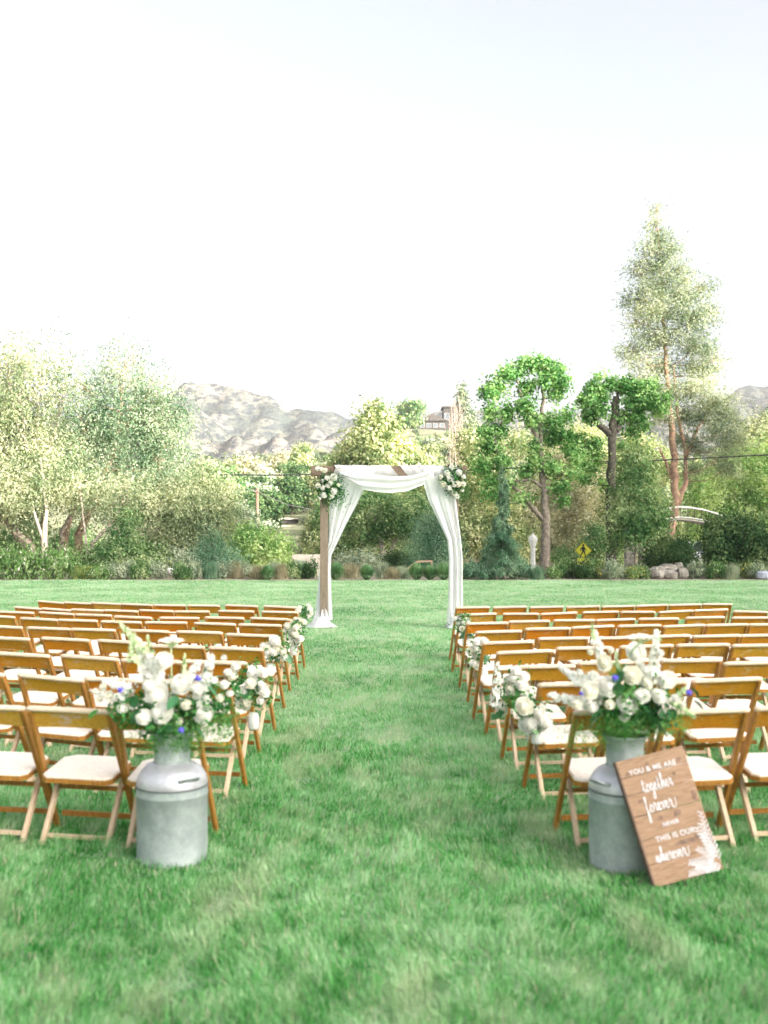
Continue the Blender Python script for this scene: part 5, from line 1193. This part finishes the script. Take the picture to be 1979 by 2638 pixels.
aisle_bouquet(1200, 1622, 11.6, .09, .07, 3, 12, 'leafy green bouquet just below the small pail bouquet at the right aisle', (0, -.18), .03)
aisle_bouquet(1236, 1680, 9.8, .11, .14, 13, 7, 'white bouquet at the right aisle middle rows', (.04, -.28), .042)
aisle_bouquet(1318, 1778, 6.9, .13, .15, 12, 8, 'leafy white bouquet at the right aisle beside the milk can flowers', (.14, -.34), .042, False, [((-.12, -.05, -.1), (-.10, -.06, .2), .035, 60), ((.05, -.05, -.08), (.42, -.1, -.02), .04, 120)])
aisle_bouquet(1372, 1836, 6.6, .10, .09, 7, 9, 'lower cluster of big white roses at the right aisle above an empty seat', (.03, -.2), .055)

# ================================================================== ARCH
AD = 19.9
arch_wood = wood_mat('arch_timber', (.13, .10, .075), (.24, .19, .145), (.37, .31, .24), .8, (6, 6, .9), spec=.15)
arch_beamw = wood_mat('arch_beam_timber', (.12, .085, .06), (.21, .155, .115), (.31, .245, .19), .8, (.9, 6, 6), spec=.15)
ar = empty('wedding_arch', (.13, AD, 0), label='square timber wedding arch at the end of the aisle', cat='arch')
PLx, PRx = WX(835, AD) - .13, WX(1171, AD) - .13
for x_ in (PLx, PRx):
    b = MB(); b.box((x_, 0, 1.495), (.15, .15, 2.99), bev=.006); b.build('post', arch_wood, ar)
bx0, bx1 = WX(802, AD) - .13, WX(1203, AD) - .13
b = MB(); b.box(((bx0 + bx1) / 2, -.0, 3.087), (bx1 - bx0, .15, .19), bev=.006); b.build('beam', arch_beamw, ar)
for x_ in (PLx, PRx): b = MB(); b.box((x_, 0, .02), (.34, .34, .05)); b.build('base_plate', arch_wood, ar)
sheer = cloth_mat('chiffon', (.89, .89, .91), .9, .38); sheer2 = cloth_mat('chiffon_sheer', (.82, .82, .86), .68, .38)
dr = empty('arch_drape', (.13, AD, 0), label='white chiffon drape wound over the arch beam and puddling at both posts', cat='drape')
def loft(name, rows, y_of, folds, amp, mat, nu=60, nv=70, ph=0.0, pinch=None):
    """rows: (py, xl, xr[,yd]) in photo pixels at the arch distance"""
    rows = np.array([(r[0], r[1], r[2], r[3] if len(r) > 3 else 0.0) for r in rows], float)
    V = []; Q = []
    for j in range(nv + 1):
        t = j / nv; py = rows[0, 0] + (rows[-1, 0] - rows[0, 0]) * t
        # smooth interpolation
        xl, xr, yd = [np.interp(py, rows[:, 0], rows[:, k]) for k in (1, 2, 3)]
        for i in range(nu + 1):
            u = i / nu; px = xl + (xr - xl) * u; wdt = (xr - xl) * AD / F
            a = amp * (.35 + .65 * min(1, .35 / max(.08, wdt)))
            y = yd + a * (math.sin(u * folds * 2 * math.pi + ph + 1.2 * math.sin(t * 3)) + .4 * math.sin(u * folds * 4.7 * math.pi + 2 * t))
            V.append((WX(px, AD) - .13, y, max(.012, WZ(py, AD))))
    for j in range(nv):
        for i in range(nu): a = j * (nu + 1) + i; Q.append((a, a + 1, a + nu + 2, a + nu + 1))
    me = bpy.data.meshes.new(name); me.from_pydata(V, [], Q); me.polygons.foreach_set('use_smooth', [True] * len(Q)); me.update(); return link(name, me, dr, mat)
loft('left_drop', [(1205, 866, 985, -.1), (1225, 858, 965, -.1), (1245, 852, 946, -.06), (1263, 849, 937, 0), (1300, 848, 919, .1), (1350, 847, 892, .13), (1400, 845, 868, .14), (1432, 828, 853, .14), (1470, 822, 852, .15), (1520, 817, 853, .16), (1570, 811, 855, .16), (1598, 806, 857, .12)], None, 3.2, .018, sheer, ph=.4)
loft('right_drop', [(1205, 1075, 1180, -.1), (1225, 1084, 1182, -.11), (1250, 1092, 1178, -.12), (1290, 1104, 1174, -.13), (1340, 1128, 1180, -.13), (1392, 1152, 1187, -.13), (1440, 1156, 1191, -.13), (1520, 1155, 1191, -.13), (1590, 1151, 1192, -.14), (1628, 1145, 1195, -.18)], None, 2.6, .022, sheer, ph=1.0)
loft('left_backing', [(1440, 829, 848, .2), (1500, 822, 850, .22), (1595, 809, 853, .22)], None, 3, .02, sheer2, nu=20, nv=20)
# swag under the beam
def swag():
    V = []; Q = []; nu, nv = 70, 26
    up_c = [(868, 1212), (900, 1218), (960, 1222), (1010, 1228), (1060, 1226), (1110, 1214)]; lo_c = [(905, 1240), (938, 1262), (975, 1269), (1010, 1271), (1050, 1266), (1090, 1250)]
    for j in range(nv + 1):
        t = j / nv
        for i in range(nu + 1):
            u = i / nu; k = u * 5
            px = np.interp(k, range(6), [p[0] for p in up_c]) * (1 - t) + np.interp(k, range(6), [p[0] for p in lo_c]) * t
            y1 = np.interp(k, range(6), [p[1] for p in up_c]); y2 = np.interp(k, range(6), [p[1] for p in lo_c])
            py = y1 * (1 - t) + y2 * t
            fold = .022 * math.sin(t * 4.5 * math.pi + u * 2.5) * (1 - .4 * abs(u - .5))
            V.append((WX(px, AD) - .13, -.12 + fold - .05 * math.sin(u * math.pi), WZ(py, AD)))
    for j in range(nv):
        for i in range(nu): a = j * (nu + 1) + i; Q.append((a, a + 1, a + nu + 2, a + nu + 1))
    me = bpy.data.meshes.new('swag'); me.from_pydata(V, [], Q); me.polygons.foreach_set('use_smooth', [True] * len(Q)); me.update(); link('swag', me, dr, sheer)
swag()
def wrap(xa, xb, slant, seed, mat=sheer):
    V = []; Q = []; nu = 34; ring = [(-.092, .105), (-.092, 0), (-.092, -.105), (0, -.112), (.092, -.105), (.092, 0), (.092, .105), (0, .108)]
    m = len(ring)
    for i in range(nu + 1):
        u = i / nu
        for k, (yy, zz) in enumerate(ring):
            x = xa + (xb - xa) * u + slant * (-zz / .105) * .5
            f = .010 * math.sin(u * 16 + k * .7 + seed) + .006 * math.sin(u * 37 + k + seed)
            V.append((x, yy * (1 + f * 8), 3.087 + zz * (1 + f * 5)))
    for i in range(nu):
        for k in range(m): k2 = (k + 1) % m; Q.append((i * m + k, i * m + k2, (i + 1) * m + k2, (i + 1) * m + k))
    me = bpy.data.meshes.new('beam_wrap'); me.from_pydata(V, [], Q); me.polygons.foreach_set('use_smooth', [True] * len(Q)); me.update(); link('beam_wrap', me, dr, mat)
wrap(WX(872, AD) - .13, WX(1016, AD) - .13, .16, 1); wrap(WX(1040, AD) - .13, WX(1150, AD) - .13, .16, 3); wrap(WX(900, AD) - .13, WX(925, AD) - .13, .2, 5); wrap(WX(1085, AD) - .13, WX(1102, AD) - .13, .1, 5)
# puddles
def puddle(px0, px1, py0, seed, yoff, ztop):
    g = random.Random(seed); V = []; Q = []; nr, na = 9, 46; cx = WX((px0 + px1) / 2, AD) - .13; rx = (px1 - px0) / 2 * AD / F
    for j in range(nr + 1):
        t = j / nr
        for i in range(na):
            a = 2 * math.pi * i / na; k = 1 + .16 * math.sin(3 * a + seed) + .09 * math.sin(7 * a + seed * 2) + .05 * math.sin(13 * a)
            rr = (.32 + .68 * t ** 1.3) * k; V.append((cx + math.cos(a) * rr * rx, yoff + math.sin(a) * rr * .2, .015 + ztop * (1 - t) ** 1.6 * (1 + .3 * math.sin(a * 5 + j)) + .018 * (1 + math.sin(9 * a + 3 * t)) * (1 - t) + .008))
    for j in range(nr):
        for i in range(na): i2 = (i + 1) % na; Q.append((j * na + i, j * na + i2, (j + 1) * na + i2, (j + 1) * na + i))
    me = bpy.data.meshes.new('puddle'); me.from_pydata(V, [], Q); me.polygons.foreach_set('use_smooth', [True] * len(Q)); me.update(); link('puddle', me, dr, sheer)
puddle(789, 864, 1620, 1, -.12, .26); puddle(1146, 1196, 1620, 2, -.2, .18)

def arch_cluster(px, py, rx, rz, seed, label, roses):
    g = random.Random(seed); O = WP(px, py, AD - .16); r = empty('arch_bouquet', O, label=label, cat='flower cluster', group='flower clusters on the arch corners')
    s = AD / F
    for dx, dz, rr in roses: put_rose((dx * s, -.10 + g.uniform(-.04, .02), -dz * s), rr * s * 1.1, r, g, Vector((dx * .01, -1, .35)))
    leafspray((0, 0, 0), (rx * s, .13, rz * s), 1100, .055, lfm, r, seed, clump=.05, aspect=.45)
    leafspray((0, .0, 0), (rx * s * .8, .12, rz * s * .8), 600, .06, darkl, r, seed + 1, clump=.05)
    leafspray((rx * s * .7, .0, -rz * s * .6), (rx * s * .8, .1, rz * s * .6), 420, .05, lfm, r, seed + 2, clump=.07, aspect=.25, droop=.6)
    leafspray((0, .0, rz * s * .2), (rx * s * 1.25, .1, rz * s * .9), 260, .07, darkl, r, seed + 3, clump=.04, aspect=.22)
    leafspray((0, -.08, 0), (rx * s * .95, .1, rz * s * .95), 110, .035, petleaf, r, seed + 4, name='small_blossoms', clump=.03, aspect=.8)
    return r
petleaf = leaf_mat('small_blossom', (.66, .68, .58), (.8, .79, .7), (.86, .84, .78), 8, .3)
k = 180 / 1659.
arch_cluster(848, 1258, 36, 46, 61, 'white rose and greenery cluster on the left corner of the arch',
             [((x - 627) * k, (y - 811) * k, r_ * k) for x, y, r_ in [(595, 575, 62), (745, 560, 75), (680, 690, 68), (610, 760, 58), (370, 360, 55), (540, 400, 60), (450, 370, 45), (370, 750, 60), (490, 800, 60), (520, 985, 75), (750, 890, 75), (700, 1010, 55), (480, 640, 40), (430, 1050, 28), (850, 740, 40), (880, 330, 60)]])
k2 = 100 / 461.
arch_cluster(1168, 1236, 32, 42, 71, 'white rose and greenery cluster on the right corner of the arch',
             [((x - 175) * k2, (y - 275) * k2, r_ * k2) for x, y, r_ in [(100, 205, 34), (130, 260, 38), (165, 275, 26), (235, 195, 34), (185, 335, 32), (225, 330, 34), (120, 375, 34), (50, 330, 34), (290, 240, 28), (210, 470, 30), (155, 135, 30), (290, 330, 28), (30, 240, 26), (275, 400, 20)]])

# ================================================================== WOODEN SIGN
sw = wood_mat('sign_boards', (.13, .075, .045), (.32, .20, .125), (.50, .34, .23), .65, (1.6, 11, 9), spec=.2)
sgl = wood_mat('sign_edge', (.09, .06, .045), (.14, .09, .07), (.2, .13, .1), .8)
chalk = plain('white_paint', (.70, .68, .70), .7)
BLp = Vector(WP(1690, 2289, 5.00)); BLp.z = .0
TLp = Vector(WP(1587, 1963, 5.19))
upv = (TLp - BLp); SH = upv.length; upv.normalize()
# board's in-plane right vector: level direction rolled so the top edge rises to the right
TRp = Vector(WP(1757, 1929, 5.27)); rv = (TRp - TLp); rv = (rv - upv * rv.dot(upv)); rv.normalize(); nv_ = rv.cross(upv).normalized()   # rv x up = points away from viewer? fix below
if nv_.y > 0: nv_ = -nv_
SWD = (TRp - TLp).length * 1.02
sg = empty('wooden_sign', BLp, label='brown wooden plank sign with white hand lettering leaning on the right milk can', cat='sign')
Rm = Matrix((rv, upv, nv_)).transposed()
det = Rm.determinant()
sg.rotation_euler = (Rm if det > 0 else Matrix((rv, upv, -nv_)).transposed()).to_euler()
front = 1.0 if det > 0 else -1.0
BH = [0, .165, .31, .455, .60, 1.0]   # plank joints, bottom to top (fractions)
BH = [0, .175, .36, .545, .72, .86, 1.0]
for i in range(6):
    y0, y1 = BH[i] * SH, BH[i + 1] * SH; b = MB(); b.box((SWD / 2, (y0 + y1) / 2, -front * .010), (SWD, y1 - y0 - .0022, .018 + .0012 * (i % 2)), bev=.0015); b.build('plank', sw, sg)
for x_ in (.001, ): b = MB(); b.box((-.004, SH / 2, -front * .012), (.008, SH, .030)); b.build('side_strip', sgl, sg)
for y_ in (.2, .8): b = MB(); b.box((SWD / 2, SH * y_, -front * .026), (SWD * .9, .04, .012)); b.build('cleat', sgl, sg)
# stains
stn = plain('stain', (.15, .10, .08), .8)
zf = front * .0022
def ribbon(mb, pts, w, z=None):
    z = zf * 1.2 if z is None else z; P = [Vector((p[0], p[1], 0)) for p in pts]; V = []; Q = []
    for i, p in enumerate(P):
        t = (P[min(i + 1, len(P) - 1)] - P[max(i - 1, 0)]); t = t.normalized() if t.length > 1e-9 else Vector((1, 0, 0)); n_ = Vector((-t.y, t.x, 0))
        ww = w * (1.25 if t.y < -.3 else .8) / 2
        V += [(p.x + n_.x * ww, p.y + n_.y * ww, z), (p.x - n_.x * ww, p.y - n_.y * ww, z)]
    for i in range(len(P) - 1): Q.append((2 * i, 2 * i + 1, 2 * i + 3, 2 * i + 2))
    mb.add(V, Q)
def catmull(P, n=6):
    P = [P[0]] + list(P) + [P[-1]]; out = []
    for i in range(1, len(P) - 2):
        p0, p1, p2, p3 = P[i - 1:i + 3]
        for k in range(n):
            t = k / n; out.append(tuple(.5 * ((2 * p1[a]) + (-p0[a] + p2[a]) * t + (2 * p0[a] - 5 * p1[a] + 4 * p2[a] - p3[a]) * t * t + (-p0[a] + 3 * p1[a] - 3 * p2[a] + p3[a]) * t ** 3) for a in (0, 1)))
    out.append(P[-2]); return out
# tall narrow brush-script letters: stroke lists, x-height 1
GL = {'t': ([[(0, .2), (.22, 1.0), (.25, 1.7), (.2, .6), (.28, .02), (.42, .05), (.55, .35)], [(.02, 1.15), (.48, 1.25)]], .5),
      'o': ([[(0, .3), (.2, .9), (.08, .5), (.15, .02), (.38, .15), (.42, .7), (.25, 1.0), (.22, .8), (.5, .75)]], .5),
      'g': ([[(0, .4), (.3, .95), (.12, .9), (.08, .3), (.25, .05), (.4, .6), (.42, .95), (.4, -.4), (.3, -1.1), (.12, -1.0), (.2, -.5), (.6, .3)]], .55),
      'e': ([[(0, .25), (.2, .5), (.32, .85), (.2, 1.0), (.1, .6), (.15, .1), (.3, 0), (.48, .35)]], .44),
      'h': ([[(0, .3), (.25, 1.4), (.3, 2.0), (.2, 2.05), (.16, 1.2), (.16, 0), (.25, .7), (.38, 1.0), (.42, .6), (.44, .05), (.6, .35)]], .56),
      'r': ([[(0, .3), (.14, .95), (.2, 1.15), (.22, .9), (.38, .92), (.32, .4), (.38, .02), (.55, .35)]], .5),
      'R': ([[(0, .3), (.14, .95), (.2, 1.15), (.22, .9), (.38, .92), (.34, .3), (.45, -.1), (.72, .0), (.88, .6), (.86, .95), (.96, 1.1)]], .95),
      'f': ([[(.05, .6), (.2, 1.3), (.32, 2.0), (.2, 2.1), (.16, 1.2), (.14, -.3), (.08, -1.2), (.26, -1.15), (.24, -.3), (.3, .1), (.5, .4)]], .46),
      'v': ([[(0, .7), (.12, 1.0), (.2, .5), (.26, 0), (.36, .5), (.42, 1.0), (.52, .85)]], .48),
      'w': ([[(-.1, .1), (0, .7), (.1, 1.0), (.14, .4), (.22, 0), (.32, .5), (.34, .95), (.38, .3), (.46, .0), (.58, .6), (.6, 1.0), (.72, .8)]], .66)}
def script(word, x0, y0, h, xs, w, slant=.18):
    b = MB(); x = x0
    for c in word:
        st, adv = GL[c]
        for s_ in st: ribbon(b, catmull([(x + p[0] * h * xs + slant * p[1] * h * 0, y0 + p[1] * h) for p in s_]), w)
        x += adv * h * xs
    return b
wd = {'together': (.24, .715, .036, 1.2, .0048), 'foreveR': (.20, .555, .037, 1.25, .0048), 'whereveR': (.13, .175, .034, 1.22, .0048)}
for wtxt, (fx, fy, h, xs, w_) in wd.items(): script(wtxt, fx * SWD, fy * SH, h, xs, w_).build('lettering', chalk, sg)
def caps(txt, fx, fy, size, spacing=1.1):
    c = bpy.data.curves.new('lettering', 'FONT'); c.body = txt; c.size = size; c.extrude = .0004; c.offset = .0004; c.space_character = spacing; c.materials.append(chalk)
    to_ = bpy.data.objects.new('lettering_curve', c); me = bpy.data.meshes.new_from_object(to_); bpy.data.objects.remove(to_)
    o = bpy.data.objects.new('lettering', me); COL.objects.link(o); o.parent = sg; o.location = (fx * SWD, fy * SH, zf)
    if front < 0: o.scale = (1, 1, -1)
caps('YOU & ME ARE', .13, .868, .037); caps('NEVER', .36, .425, .029); caps('THIS IS OUR', .20, .325, .037)
# white leafy flourish in the lower right corner
fl = MB(); g_ = random.Random(8)
def frond(a, b, n, ll):
    a = Vector(a); b = Vector(b); d = (b - a).normalized(); nn = Vector((-d.y, d.x))
    ribbon(fl, [tuple(a.lerp(b, q / 6)) for q in range(7)], .0025)
    for k in range(n):
        p = a.lerp(b, (k + .3) / n); sd = 1 if k % 2 else -1; e = p + (d * .7 + nn * sd * .8) * ll * (1.1 - .6 * k / n); ribbon(fl, [tuple(p), tuple(p.lerp(e, .5) + nn * sd * .003), tuple(e)], .0055)
W_, H_ = SWD, SH
for a, b, n, l_ in [((.97, .08), (.93, .47), 22, .030), ((.95, .10), (.80, .36), 18, .028), ((.93, .05), (.50, .035), 20, .03), ((.92, .09), (.55, .115), 18, .028), ((.94, .10), (.72, .20), 14, .028), ((.90, .04), (.62, .07), 14, .028), ((.96, .15), (.88, .38), 16, .03), ((.97, .03), (.75, .02), 12, .02), ((.93, .12), (.86, .30), 14, .03), ((.85, .03), (.60, .10), 12, .025)]:
    frond((a[0] * W_, a[1] * H_), (b[0] * W_, b[1] * H_), n, l_)
fl.build('painted_fronds', chalk, sg)
km = plain('knot_brown', (.20, .12, .085), .7, nscale=40, namp=.3)
for fx, fy, rx_, ry_ in [(.10, .885, .008, .01), (.42, .925, .008, .012), (.88, .90, .014, .01), (.93, .60, .012, .028), (.36, .495, .015, .012), (.62, .50, .02, .016), (.62, .275, .07, .012), (.78, .285, .013, .016), (.16, .655, .012, .01), (.75, .80, .01, .008)]:
    kn = MB(); kn.prism([(fx * SWD + rx_ * math.cos(a * math.pi / 6) * (1 + .2 * math.sin(a * 2)), fy * SH + ry_ * math.sin(a * math.pi / 6)) for a in range(12)], min(0, zf * .85), max(0, zf * .85)); kn.build('knot', km, sg)

# ================================================================== HAZE
HAZE = 0.0002
if HAZE > 0:
    hm, t_, b_ = newmat('haze'); t_.nodes.remove(b_); out = [n for n in t_.nodes if n.type == 'OUTPUT_MATERIAL'][0]
    pv = N(t_, 'ShaderNodeVolumePrincipled'); pv.inputs['Density'].default_value = HAZE; pv.inputs['Color'].default_value = (.93, .95, 1, 1); pv.inputs['Anisotropy'].default_value = .2
    t_.links.new(pv.outputs[0], out.inputs['Volume'])
    b = MB(); b.box((0, 500, 85), (3600, 2400, 180)); hz = b.build('haze', hm, None, label='thin pale air over the valley', cat='haze', kind='stuff')
